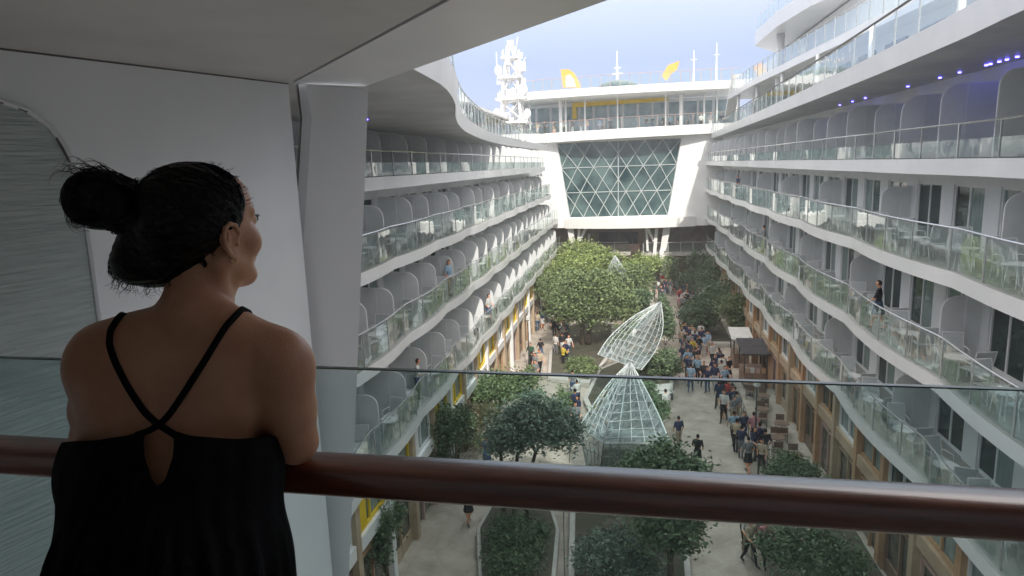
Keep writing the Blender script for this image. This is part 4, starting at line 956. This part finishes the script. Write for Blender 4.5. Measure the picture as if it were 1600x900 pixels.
# ------------------------------------------------------------ the people in the park
def small_person(st, arm, bend=0., skirt=False, sit=False):
    r = .02; F_ = Field(np.arange(-.42, .42, r), np.arange(-.6, .6, r), np.arange(-.05, 1.8, r))
    hz = .5 if sit else .92; yb = 0
    for sx in (-1, 1):
        f = st * sx
        if sit: F_.cap((sx * .09, yb, hz), (sx * .1, .38, hz + .02), .085, .06, .03); F_.cap((sx * .1, .38, hz), (sx * .1, .36, .06), .055, .04, .03); F_.cap((sx * .1, .36, .04), (sx * .11, .5, .03), .04, .035, .02)
        else:
            kn = (sx * .085, f * .22 + abs(f) * .06, .5); an_ = (sx * .085, f * .42 - (.06 if f < 0 else 0), .07 + (.05 if f < 0 else 0))
            F_.cap((sx * .09, 0, hz - .04), kn, .085, .06, .03); F_.cap(kn, an_, .058, .04, .03); F_.cap(an_, (an_[0] * 1.2, an_[1] + .14, an_[2] - .03), .042, .035, .02)
        sh = (sx * .185, bend * .1, hz + .50); el = (sx * (.25 + arm * .02), -f * .18 + arm * .1, hz + .22); wr = (sx * .22, -f * .25 + .1 + arm * .22, hz + .02 + arm * .22)
        F_.cap(sh, el, .052, .04, .03); F_.cap(el, wr, .038, .028, .02); F_.cap(wr, (wr[0], wr[1] + .05, wr[2] - .07), .032, .022, .02)
    F_.ell((0, 0, hz + .02), (.165, .12, .14), None, .05); F_.ell((0, bend * .05, hz + .32), (.17, .11, .24), None, .05); F_.cap((-.15, bend * .1, hz + .49), (.15, bend * .1, hz + .49), .055, .055, .04)
    if skirt: F_.cap((0, 0, hz - .05), (0, 0, hz - .32), .15, .21, .05)
    F_.cap((0, bend * .1, hz + .5), (0, bend * .14 + .01, hz + .64), .052, .05, .02); F_.ell((0, bend * .16 + .02, hz + .71), (.078, .095, .118), None, .02); F_.cap((0, bend * .16 + .1, hz + .72), (0, bend * .16 + .12, hz + .69), .012, .016, .01)
    P, Q = F_.mesh(); c = P[Q].mean(1); z = c[:, 2]; mi = np.full(len(Q), 2)
    mi[z < hz + .08] = 3
    if skirt: mi[z < hz - .36] = 0
    mi[z < .1] = 4; arms = (np.abs(c[:, 0]) > .19) & (z < hz + .24) & (z > hz - .15); mi[arms] = 0
    if sit: mi[(z < hz + .06) & (z > .1)] = 3
    mi[z > hz + .57] = 0; mi[(z > hz + .66) & (c[:, 1] < bend * .16 + .035)] = 1; mi[z > hz + .77] = 1
    o, _ = field_obj('person', P, Q, [M['skin'], M['hair'], M['dress'], M['dress'], M['dark']], None, smooth=1, mi=mi); return o
PP = [('walking', small_person(.55, 0)), ('walking', small_person(-.6, .6)), ('standing', small_person(.1, 0)), ('standing', small_person(-.08, 1.2, .3)), ('walking', small_person(.45, .3, 0, True))]
TOPS = [('navy', (.02, .03, .08)), ('black', (.015, .015, .018)), ('white', (.55, .55, .53)), ('grey', (.20, .21, .22)), ('beige', (.42, .35, .26)), ('light blue', (.25, .38, .50)), ('red', (.38, .04, .04)), ('pink', (.50, .22, .25)), ('dark green', (.03, .09, .05)), ('maroon', (.14, .02, .03)), ('yellow', (.5, .4, .05))]
BOT = [('black', (.012, .012, .015)), ('blue', (.05, .09, .17)), ('beige', (.38, .31, .23)), ('grey', (.15, .15, .16)), ('white', (.5, .5, .5))]
for nme, c_ in TOPS: M['top_' + nme] = mat('cloth_' + nme.replace(' ', '_'), c_, .85)
for nme, c_ in BOT: M['bot_' + nme] = mat('trousers_' + nme, c_, .85)
used_p = set(); seen = {}
def person(x, y, z, rz, where, rg, sc=1., dark=False):
    for _ in range(60):
        i = rg.randrange(len(PP)); tp = TOPS[min(int(rg.expovariate(.36)), len(TOPS) - 1)]; bt = BOT[min(int(rg.expovariate(.7)), len(BOT) - 1)]
        lab = 'person in %s top and %s %s %s %s' % (tp[0], bt[0], 'skirt' if i == 4 else 'trousers', PP[i][0], where)
        if lab not in seen: break
    seen[lab] = 1; pr = PP[i][1]
    if i in used_p: o = pr.copy(); COL.objects.link(o)
    else: o = pr; used_p.add(i)
    o.location = (x, y, z); o.rotation_euler = (0, 0, rz); o.scale = (sc, sc, sc)
    for si, m_ in ((2, M['top_' + tp[0]]), (3, M['bot_' + bt[0]])): o.material_slots[si].link = 'OBJECT'; o.material_slots[si].material = m_
    tag(o, lab, 'person', 'people strolling in the park')
rg = random.Random(21); placed = []
def scatter(poly_px, n, where):
    xs = [p[0] for p in poly_px]; ys = [p[1] for p in poly_px]; c = 0; tries = 0
    while c < n and tries < 4000:
        tries += 1; px, py = rg.uniform(min(xs), max(xs)), rg.uniform(min(ys), max(ys)); ins = False; j = len(poly_px) - 1
        for i in range(len(poly_px)):
            xi, yi = poly_px[i]; xj, yj = poly_px[j]
            if (yi > py) != (yj > py) and px < (xj - xi) * (py - yi) / (yj - yi) + xi: ins = not ins
            j = i
        if not ins: continue
        p = atz(px, py, .002)
        if any((p.x - a) ** 2 + (p.y - b) ** 2 < .42 ** 2 for a, b in placed): continue
        placed.append((p.x, p.y)); person(p.x, p.y, .002, rg.choice([0, PI]) + rg.uniform(-.7, .7), where, rg, rg.uniform(.94, 1.06)); c += 1
scatter([(1030, 445), (1062, 445), (1075, 462), (1040, 462)], 30, 'in the crowd by the white leg')
scatter([(1055, 455), (1085, 460), (1082, 500), (1058, 495)], 20, 'by the far lamp post')
scatter([(1018, 463), (1032, 463), (1040, 480), (1026, 480)], 5, 'behind the leaf canopy tip')
scatter([(1060, 505), (1080, 505), (1112, 560), (1065, 560)], 34, 'in the crowd beside the dark tree')
scatter([(1062, 570), (1085, 565), (1108, 618), (1070, 622)], 14, 'up the middle of the path')
scatter([(1108, 560), (1130, 570), (1150, 620), (1118, 625)], 12, 'near the pale kiosk')
scatter([(1118, 635), (1150, 640), (1160, 668), (1130, 665)], 10, 'by the cafe fence end')
scatter([(1140, 690), (1190, 690), (1200, 750), (1160, 750)], 10, 'just above the wooden rail')
scatter([(1150, 850), (1195, 850), (1200, 890), (1170, 890)], 7, 'by the bottom right bush')
scatter([(863, 515), (892, 525), (888, 575), (868, 575)], 16, 'left beside the big tree')
scatter([(826, 560), (850, 560), (845, 620), (830, 620)], 8, 'on the left walk near shops')
scatter([(895, 610), (915, 610), (905, 680), (885, 680)], 5, 'left of the nearer canopy')
scatter([(1025, 690), (1060, 690), (1110, 740), (1080, 742)], 2, 'behind the dark leafy tree')
scatter([(835, 480), (860, 480), (850, 520), (830, 520)], 12, 'far down the left walk')
for px, py, wh in ((733, 818, 'alone below the rail, left'), (762, 735, 'alone by the left shopfronts'), (1040, 655, 'beside the short bench'), (1196, 838, 'right below the wooden rail')):
    p = atz(px, py, .002); person(p.x, p.y, .002, rg.uniform(0, 6), wh, rg)
for i in range(22):
    x = -11.5 + i * 1.0 + rg.uniform(-.3, .3)
    if 9 < i < 13: continue
    person(x, 76.9 + rg.uniform(0, 1.2), 17.2, PI + rg.uniform(-1, 1), 'on the terrace, %s half' % ('left' if i < 10 else 'right'), rg, .95)

for i, (sd_, lv, y_) in enumerate(((-1, 2, 30.5), (-1, 3, 38.), (1, 2, 24.4), (1, 2, 45.), (-1, 3, 24.6), (1, 1, 56.))):
    person(sd_ * (edge(y_, sd_, lv) + .5), y_, FLOORS[lv] + .002, (-sd_) * PI / 2 * -1 + rg.uniform(-.6, .6), 'on a %s hand balcony' % NAMES[sd_], rg)
for o in bpy.data.objects:
    if 'label' in o and len(o['label'].split()) > 16: print('LONG', o.name, o['label'])
#@@PART3
# ------------------------------------------------------------ the woman leaning on the rail
FW = Vector((AX[0][2], AX[1][2], 0)).normalized(); RT = Vector((FW.y, -FW.x, 0))
th = R(28); HF = FW * math.cos(th) + RT * math.sin(th); HR = Vector((HF.y, -HF.x, 0)); tl = R(-3)
HU = (Vector((0, 0, 1)) * math.cos(tl) + HF * math.sin(tl)).normalized(); HF = HR.cross(HU) * -1
if HF.dot(FW) < 0: HF = -HF
HC = dep(316, 357, 1.26)
def hl(r, f, u, s=1.0): return HC + HR * r * s + HF * f * s + HU * u * s
HB = [list(HR), list(HF), list(HU)]; TB = [list(RT), list(FW), [0, 0, 1]]
xc = dep(270, 700, 1.25)
def axis(lo, hi, flo, fhi, c, f):
    a = list(np.arange(lo, flo, c)) + list(np.arange(flo, fhi, f)) + list(np.arange(fhi, hi, c)); return a
gx = axis(xc.x - .36, xc.x + .40, HC.x - .15, HC.x + .17, .0048, .0034); gy = axis(xc.y - .34, xc.y + .42, HC.y - .15, HC.y + .15, .0048, .0034)
gz = axis(12.28, HC.z + .16, 13.25, HC.z + .16, .012, .0036)
W_ = Field(gx, gy, gz)
def torso(F_, dress=False):
    F_.ell(dep(268, 655, 1.25), (.168, .098, .175), TB, .03); F_.ell(dep(272, 575, 1.245), (.165, .075, .09), TB, .05)
    F_.ell(dep(205, 590, 1.225), (.075, .062, .10), TB, .04); F_.ell(dep(345, 588, 1.225), (.078, .062, .10), TB, .04)
    F_.ell(dep(270, 820, 1.21), (.150, .098, .17), TB, .06); F_.ell(dep(272, 985, 1.17), (.175, .125, .15), TB, .06)
    F_.ell(dep(225, 640, 1.33), (.07, .06, .07), TB, .04); F_.ell(dep(320, 640, 1.33), (.07, .06, .07), TB, .04)
    if dress:
        F_.ell(dep(270, 745, 1.225), (.192, .122, .15), TB, .05); F_.ell(dep(272, 870, 1.20), (.188, .140, .14), TB, .05)
        F_.cap(dep(277, 940, 1.18), Vector(dep(277, 940, 1.18)) + Vector((0, .02, -.58)), .168, .25, .07)
torso(W_)
W_.cap(dep(282, 525, 1.128), dep(262, 680, 1.118), .010, .012, .035, 1)
sL, sR = dep(166, 557, 1.245), dep(426, 560, 1.245)
W_.cap(sL, sR, .050, .050, .05); W_.cap(dep(295, 500, 1.235), dep(186, 546, 1.245), .042, .042, .04); W_.cap(dep(312, 492, 1.235), dep(395, 543, 1.245), .046, .042, .05)
W_.ell(dep(157, 568, 1.245), (.052, .052, .062), TB, .03); W_.ell(dep(440, 575, 1.245), (.056, .054, .066), TB, .03)
RZ = 13.42 + .034
def onrail(px, h, y=1.14): p = aty(px, 700, y); return Vector((p.x, y, RZ + h))
eR = onrail(463, .042, 1.12); eL = onrail(148, .042, 1.10); wR_ = onrail(315, .034, 1.20); wL_ = onrail(262, .046, 1.16)
W_.cap(dep(441, 575, 1.245), eR.lerp(dep(441, 575, 1.245), .45), .050, .046, .03); W_.cap(eR.lerp(dep(441, 575, 1.245), .45), eR, .046, .039, .02)
W_.cap(dep(156, 580, 1.245), eL.lerp(dep(156, 580, 1.245), .45), .047, .043, .03); W_.cap(eL.lerp(dep(156, 580, 1.245), .45), eL, .043, .037, .02)
W_.cap(eR, wR_, .038, .025, .02); W_.cap(eL, wL_, .037, .025, .02)
def hand(w_, d, up):
    d = d.normalized(); side = d.cross(up).normalized(); up = side.cross(d).normalized(); B = [list(d), list(side), list(up)]
    W_.ell(w_ + d * .045, (.05, .040, .015), B, .012)
    for k, (o, L) in enumerate(((-.030, .068), (-.010, .078), (.010, .074), (.029, .058))):
        p = w_ + d * .085 + side * o; c1 = p + d * L * .45 + up * .004; c2 = c1 + (d * .8 - up * .6) * L * .33; c3 = c2 + (d * .3 - up * .95) * L * .27
        W_.cap(p, c1, .0085, .008, .003); W_.cap(c1, c2, .008, .0075, .002); W_.cap(c2, c3, .0075, .0065, .002)
    p = w_ + d * .02 - side * .03; c1 = p + d * .03 - side * .022; c2 = c1 + d * .028 - side * .006 - up * .008; W_.cap(p, c1, .012, .010, .006); W_.cap(c1, c2, .0095, .008, .002)
hand(wR_, (wL_ - eR), Vector((0, 0, 1))); hand(wL_ + Vector((0, 0, .012)), (wR_ - eL), Vector((0, 0, 1)))
# neck
W_.cap(dep(301, 505, 1.235), hl(-.008, -.022, -.075), .056, .048, .02); W_.cap(dep(322, 492, 1.27), hl(.0, .02, -.09), .040, .040, .025)
W_.cap(hl(.058, -.02, -.055), dep(346, 502, 1.285), .014, .011, .02)
# head
W_.ell(hl(0, -.012, .028), (.076, .096, .086), HB, .02); W_.ell(hl(0, .030, -.025), (.059, .068, .085), HB, .03)
W_.ell(hl(0, .045, .052), (.060, .050, .045), HB, .03)
for sx in (-1, 1):
    W_.ell(hl(sx * .044, .062, -.034), (.026, .026, .030), HB, .02); W_.cap(hl(sx * .060, .0, -.055), hl(sx * .026, .068, -.100), .015, .015, .025)
    W_.ell(hl(sx * .032, .098, .008), (.017, .013, .011), HB, .012, 1); W_.cap(hl(sx * .018, .088, .022), hl(sx * .048, .074, .022), .010, .009, .012)
    W_.ell(hl(sx * .032, .083, .005), (.0145, .0145, .0135), HB, .003); W_.ell(hl(sx * .012, .107, -.032), (.009, .011, .008), HB, .006)
W_.ell(hl(0, .072, -.108), (.026, .022, .018), HB, .02); W_.cap(hl(0, .086, .012), hl(0, .113, -.026), .008, .010, .012); W_.ell(hl(0, .112, -.030), (.011, .011, .009), HB, .008)
W_.ell(hl(0, .083, -.066), (.026, .017, .024), HB, .015); W_.cap(hl(-.018, .094, -.062), hl(.018, .094, -.062), .0055, .0055, .006); W_.cap(hl(-.015, .094, -.073), hl(.015, .094, -.073), .0065, .0065, .006)
W_.cap(hl(-.022, .101, -.0675), hl(.022, .101, -.0675), .0022, .0022, .003, 1)
# legs
pv = dep(272, 985, 1.17)
for sx in (-1, 1):
    a = pv + RT * sx * .09; kn = Vector((a.x, a.y + .03, 12.3 + .48)); an_ = Vector((a.x, a.y + .0, 12.39)); W_.cap(a, kn, .095, .058, .05); W_.cap(kn, an_, .056, .036, .03)
    W_.cap(an_ - FW * .02 - Vector((0, 0, .045)), an_ + FW * .15 - Vector((0, 0, .06)), .036, .026, .03)
P, Q = W_.mesh()
# right and left ears as part of the same mesh
def ear(sx):
    lo = hl(sx * .075, .0, -.020); xs = np.arange(lo.x - .05, lo.x + .05, .0019); ys = np.arange(lo.y - .05, lo.y + .05, .0019); zs = np.arange(lo.z - .05, lo.z + .05, .0019)
    E_ = Field(xs, ys, zs)
    def e(r, f, u): return hl(sx * (.076 + r), f - .004, u - .020)
    pts = [(.000, .014, -.004), (.006, .016, .012), (.010, .008, .026), (.012, -.006, .031), (.013, -.018, .024), (.013, -.023, .010), (.011, -.020, -.006), (.008, -.013, -.020), (.004, -.004, -.029)]
    for i in range(len(pts) - 1): E_.cap(e(*pts[i]), e(*pts[i + 1]), .0042, .0042, .003)
    E_.ell(e(.002, .000, -.026), (.0055, .0085, .0095), HB, .005)
    E_.ell(e(.002, -.006, .004), (.0065, .018, .025), HB, .005); E_.ell(e(.010, .001, -.002), (.0065, .0085, .012), HB, .004, 1); E_.cap(e(.009, -.010, .016), e(.009, -.012, -.004), .0028, .0026, .003)
    E_.cap(e(.003, .013, -.008), e(.006, .010, -.010), .004, .0035, .004)
    return E_.mesh()
for sx in (1, -1):
    p_, q_ = ear(sx); Q = np.concatenate([Q, q_ + len(P)]); P = np.concatenate([P, p_])
wo = dep(270, 985, 1.17); wo = (wo.x, wo.y, 12.3)
woman = thing('person', 'woman seen from behind with messy dark bun and black strappy dress, leaning on the rail', 'person', wo)
body, P = field_obj('body', P, Q, [M['skin']], woman, wo, 2)
bv = BVHTree.FromPolygons([tuple(p) for p in P], [tuple(int(i) for i in q) for q in Q])
def off_(px, py, far=False):                     # point of the skin below a point of the photograph
    v = ray(px, py); d = Vector(v).normalized(); o = Vector((0, 0, ZC))
    if far: o = o + d * 3; d = -d
    h = bv.ray_cast(o, d); return h[0], h[1]
# dress
D_ = Field(axis(xc.x - .46, xc.x + .46, xc.x - .22, xc.x + .30, .0048, .0042), axis(xc.y - .44, xc.y + .46, xc.y - .2, xc.y + .2, .0048, .0048), axis(12.7, 13.80, 13.25, 13.80, .012, .0038))
torso(D_, True)
X, Y, Z = np.meshgrid(*D_.ax, indexing='ij'); cx_ = X * AX[0][0] + Y * AX[1][0] + (Z - ZC) * AX[2][0]; cy_ = X * AX[0][1] + Y * AX[1][1] + (Z - ZC) * AX[2][1]; cz_ = X * AX[0][2] + Y * AX[1][2] + (Z - ZC) * AX[2][2]
px_ = 800 + 1050 * cx_ / cz_; py_ = 450 + 1050 * cy_ / cz_
yt = np.interp(px_, [60, 103, 150, 200, 232, 247, 262, 275, 300, 370, 430, 455], [696, 690, 688, 680, 669, 658, 668, 674, 681, 686, 681, 668])
yt = np.where(cz_ > 1.26, yt - (cz_ - 1.26) * 350, yt)
hw = np.interp(py_, [655, 662, 668, 685, 713, 750, 765], [-4, 6, 14, 24, 22, 10, -4]); 
gt = (yt - py_) * 1.2 / 1050; gk = np.where(cz_ < 1.25, (hw - np.abs(px_ - 248)) * 1.1 / 1050, -.05)
ang = np.arctan2(cx_ - (-.60), cz_ - 1.2); ramp = np.clip((py_ - 800) / 120, 0, 1)
fold = ramp * (.0055 * np.sin(ang * 31 + 2.5 * np.sin(Z * 9)) + .004 * np.sin(ang * 17 + 1.3 + Z * 4)) + (1 - ramp) * .0012 * np.sin(ang * 23 + Z * 30)
D_.f = np.maximum(np.maximum(D_.f - .008 - fold, gt), gk).astype(np.float32)
p_, q_ = D_.mesh(); dress, _ = field_obj('dress', p_, q_, [M['dress']], woman, wo, 2)
def strap(pts, r=.0052):
    L_ = []
    for i in range(len(pts) - 1):
        for k in range(6):
            f = k / 6; L_.append((pts[i][0] * (1 - f) + pts[i + 1][0] * f, pts[i][1] * (1 - f) + pts[i + 1][1] * f))
    L_.append(pts[-1]); out = []
    for x, y_ in L_:
        h = off_(x, y_)
        if h[0] is not None: out.append(h[0] + h[1] * .003)
    for _ in range(3):
        for i in range(1, len(out) - 1): out[i] = out[i] * .5 + (out[i - 1] + out[i + 1]) * .25
    return out
for pts in ([(191, 494), (183, 503), (174, 518), (172, 540), (182, 568), (203, 608), (228, 645), (247, 662), (262, 672), (276, 681)], [(377, 485), (367, 496), (353, 511), (338, 535), (318, 568), (290, 612), (265, 648), (250, 664), (232, 674), (215, 680)]):
    L_ = strap(pts); h = off_(pts[0][0], pts[0][1] + 3, True)
    if h[0] is not None: L_ = [L_[0] + (h[0] - L_[0]) * .5 + Vector((0, 0, .012)), ] + L_ if False else L_
    a = L_[0]; L_ = [a + FW * .10 - Vector((0, 0, .12)), a + FW * .06 - Vector((0, 0, .05)), a + FW * .028 - Vector((0, 0, .012))] + L_
    b = MB(); b.tube(L_, .0058, 8); b.build('strap', M['dress'], woman, True, None).location = (-wo[0], -wo[1], -wo[2])
# hair
G_ = Field(axis(HC.x - .30, HC.x + .15, HC.x - .28, HC.x + .13, .004, .0036), np.arange(HC.y - .16, HC.y + .15, .0036), np.arange(HC.z - .17, HC.z + .15, .0036))
G_.ell(hl(0, -.014, .030), (.086, .108, .094), HB, .02)
X, Y, Z = np.meshgrid(*G_.ax, indexing='ij'); dx, dy, dz = X - HC.x, Y - HC.y, Z - HC.z
lr = dx * HR.x + dy * HR.y + dz * HR.z; lf_ = dx * HF.x + dy * HF.y + dz * HF.z; lu = dx * HU.x + dy * HU.y + dz * HU.z
line = np.interp(lu, [-.14, -.080, -.045, -.022, -.008, .015, .045, .07, .085, .13], [-.045, -.035, -.030, -.012, .020, .036, .052, .070, .082, .10])
G_.f = np.maximum(G_.f, (lf_ - line) * .8).astype(np.float32)
G_.ell(dep(235, 392, 1.25), (.058, .060, .066), TB, .03); G_.ell(dep(212, 412, 1.235), (.040, .042, .036), TB, .02); G_.ell(dep(262, 405, 1.23), (.052, .045, .048), TB, .03)
G_.cap(dep(246, 326, 1.24), dep(190, 318, 1.21), .040, .034, .015); G_.ell(dep(172, 314, 1.20), (.054, .050, .042), TB, .02); G_.ell(dep(146, 303, 1.19), (.040, .042, .037), TB, .02)
G_.ell(dep(200, 335, 1.20), (.030, .04, .026), TB, .02); G_.cap(dep(113, 300, 1.19), dep(122, 335, 1.18), .014, .010, .02); G_.cap(dep(122, 335, 1.18), dep(146, 352, 1.17), .009, .003, .01)
n1 = .0008 * np.sin(lu * 260 + 60 * lr + 9 * np.sin(lf_ * 40)) + .0006 * np.sin(lf_ * 330 + lu * 120)
G_.f = (G_.f + n1).astype(np.float32)
p_, q_ = G_.mesh(); hair, hp = field_obj('hair', p_, q_, [M['hair']], woman, wo, 3)
hb = BVHTree.FromPolygons([tuple(p) for p in hp], [tuple(int(i) for i in q) for q in q_])
rg = random.Random(4); sb_ = MB()
def strand(pts, r):
    L_ = [Vector(p) for p in pts]; Q_ = []
    for i in range(len(L_) - 1):
        p0 = L_[max(i - 1, 0)]; p1 = L_[i]; p2 = L_[i + 1]; p3 = L_[min(i + 2, len(L_) - 1)]
        for j in range(4):
            u = j / 4; Q_.append(.5 * ((2 * p1) + (p2 - p0) * u + (2 * p0 - 5 * p1 + 4 * p2 - p3) * u * u + (3 * p1 - p0 - 3 * p2 + p3) * u ** 3))
    Q_.append(L_[-1]); n = len(Q_); sb_.tube(Q_, [r * (1 - .75 * i / (n - 1)) for i in range(n)], 3, False)
def hug(p, e=.001):
    h = hb.find_nearest(p)
    return h[0] + h[1] * e if h[0] is not None else p
knot = dep(236, 318, 1.22)
for k in range(420):                              # combed hair from the hairline towards the knot
    u = rg.uniform(-.02, .105); f = np.interp(u, [-.035, -.012, .0, .02, .045, .07, .085, .13], [-.030, -.012, .020, .036, .052, .070, .082, .06]) - rg.uniform(0, .05)
    a = hl(.10 if u < .07 else rg.uniform(-.02, .08), f, u); a = hug(a); e_ = knot + Vector((rg.uniform(-.01, .02), rg.uniform(-.03, .02), rg.uniform(-.03, .03)))
    L_ = [a]
    for j in (1, 2, 3, 4): m_ = a.lerp(e_, j / 5); m_ = m_ + (m_ - hl(0, -.014, .03)).normalized() * .04 if (m_ - hl(0, -.014, .03)).length > .01 else m_; L_.append(hug(m_, .0005 + rg.random() * .0006))
    strand(L_, .0009)
def fly(p0, ds, r=.0007):
    L_ = [p0]
    for d in ds: L_.append(L_[-1] + d)
    strand(L_, r)
CR = Vector((AX[0][0], AX[1][0], AX[2][0])); CU = -Vector((AX[0][1], AX[1][1], AX[2][1])); CF = Vector((AX[0][2], AX[1][2], AX[2][2]))
def dv(x, y_, z_=0): return (CR * x - CU * y_) * (1.2 / 1050) + CF * z_
for k in range(300):                              # loops and ends round the bun
    a0_ = rg.uniform(0, 2 * PI); rx, ry = rg.uniform(44, 62), rg.uniform(34, 48); c = (160, 312); L_ = []; dd = rg.uniform(-.05, .02); w2 = rg.uniform(.5, 1.1)
    for j in range(5):
        a = a0_ + w2 * j * .55; L_.append(dep(c[0] + rx * math.cos(a), c[1] + ry * math.sin(a), 1.195 + dd))
    L_ = [hug(p, .002 + .003 * rg.random()) if rg.random() < .8 else p for p in L_]; strand(L_, .0011)
for k in range(46):                               # wild ends at the upper left of the bun
    x0, y0 = rg.uniform(120, 205), rg.uniform(262, 290); fly(hug(dep(x0, y0, 1.19)), [dv(rg.uniform(-22, -6), rg.uniform(-14, -2), rg.uniform(-.01, .01)), dv(rg.uniform(-24, -6), rg.uniform(-12, 4)), dv(rg.uniform(-20, 0), rg.uniform(-2, 12)), dv(rg.uniform(-12, 2), rg.uniform(2, 16))], .0008)
for k in range(40):                               # left outline and hanging curl
    x0, y0 = rg.uniform(103, 125), rg.uniform(285, 335); fly(hug(dep(x0, y0, 1.19)), [dv(rg.uniform(-7, 0), 10), dv(rg.uniform(-3, 8), rg.uniform(8, 14)), dv(rg.uniform(5, 14), rg.uniform(4, 10)), dv(rg.uniform(6, 14), rg.uniform(-6, 3))], .0008)
for k in range(60):                               # nape wisps
    x0, y0 = rg.uniform(175, 300), rg.uniform(420, 442); fly(hug(dep(x0, y0, 1.22)), [dv(rg.uniform(-6, 6), rg.uniform(4, 9)), dv(rg.uniform(-8, 6), rg.uniform(3, 9)), dv(rg.uniform(-10, 10), rg.uniform(0, 8)), dv(rg.uniform(-8, 8), rg.uniform(-3, 6))], .0006)
for k in range(40):                               # lower left loose loop
    x0, y0 = rg.uniform(170, 190), rg.uniform(385, 420); fly(hug(dep(x0, y0, 1.23)), [dv(rg.uniform(-5, 1), 9), dv(rg.uniform(0, 8), 10), dv(rg.uniform(8, 16), rg.uniform(2, 9)), dv(rg.uniform(10, 20), rg.uniform(-2, 6))], .0008)
for k in range(60):                               # fine hairs over the crown and temple
    u = rg.uniform(-.0, .11); p = hug(hl(rg.uniform(.0, .09), .06 * (1 - u * 4), u + .02)); fly(p, [(p - HC).normalized() * .004 + HF * rg.uniform(-.012, .012), HF * rg.uniform(-.014, .006) + Vector((0, 0, rg.uniform(-.004, .004))), HF * rg.uniform(-.015, .0) + HR * rg.uniform(-.004, .004)], .0005)
so_ = sb_.build('strands', M['hair'], hair); so_.location = (-wo[0], -wo[1], -wo[2])
sb2 = MB(); sb_, keep = sb2, sb_
for k in range(260):
    u = rg.uniform(-.125, -.065); f = np.interp(u, [-.14, -.080, -.045, -.022], [-.045, -.035, -.030, -.012]) + rg.uniform(-.012, .006)
    p = hug(hl(rg.uniform(.03, .09), f, u), .0004); h = bv.find_nearest(p + HF * .008 - HU * .01)[0]
    if h is None: continue
    strand([p, p.lerp(h, .5) + HR * .0006, h + HR * .0004], .00055)
o2 = sb2.build('nape_hairs', M['hair'], hair); o2.location = (-wo[0], -wo[1], -wo[2])
# face details and earring
for sx in (-1, 1):
    e_ = MB(); e_.ball(hl(sx * .032, .0875, .005), .0118, 8); o = e_.build('eye', M['eye'], woman, True); o.location = (-wo[0], -wo[1], -wo[2])
    e_ = MB(); e_.ball(hl(sx * .033, .0985, .005), .0052, 6, 1); q = e_.build('iris', M['hair'], o, True)
    b = MB()
    for k in range(16):
        u = k / 15; p = hl(sx * (.020 + .026 * u), .101 - .010 * u * u, .011 - .003 * abs(u - .4)); b.tube([p, p + HF * .003 + HU * .001 + HR * sx * .001, p + HF * .0055 + HU * .0035 + HR * sx * .002], [.0005, .0003, .0001], 3)
    b.build('eyelashes', M['hair'], woman).location = (-wo[0], -wo[1], -wo[2])
    b = MB(); b.tube([hl(sx * .014, .102, .026), hl(sx * .028, .100, .032), hl(sx * .046, .084, .029), hl(sx * .055, .072, .024)], [.001, .0018, .0015, .0006], 5); b.build('eyebrow', M['hair'], woman, True).location = (-wo[0], -wo[1], -wo[2])
b = MB(); c = hl(.080, -.006, -.056); b.tube([c + (HU * math.cos(a) + HF * math.sin(a)) * .0055 for a in np.linspace(0, 2 * PI, 14)], .0012, 5, False); b.build('earring', M['gold'], woman, True).location = (-wo[0], -wo[1], -wo[2])
b = MB()
b.tube([hl(-.022, .0985, -.0675), hl(-.008, .1025, -.063), hl(0, .1035, -.064), hl(.008, .1025, -.063), hl(.022, .0985, -.0675)], [.001, .0042, .0045, .0042, .001], 6); b.tube([hl(-.022, .0985, -.0675), hl(0, .1025, -.073), hl(.022, .0985, -.0675)], [.001, .005, .001], 6)
b.build('lips', M['lip'], woman, True).location = (-wo[0], -wo[1], -wo[2])

#@@HAZE
hz = MB(); hz.box(-460, 460, -360, 960, -7.2, 34); hzm = bpy.data.materials.new('haze'); hzm.use_nodes = True
for x in list(hzm.node_tree.nodes): hzm.node_tree.nodes.remove(x)
ho = hzm.node_tree.nodes.new('ShaderNodeOutputMaterial'); pv_ = hzm.node_tree.nodes.new('ShaderNodeVolumePrincipled'); pv_.inputs['Density'].default_value = .0012; pv_.inputs['Color'].default_value = (.93, .95, 1, 1)
hzm.node_tree.links.new(pv_.outputs[0], ho.inputs['Volume']); tag(hz.build('haze', hzm), kind='stuff')
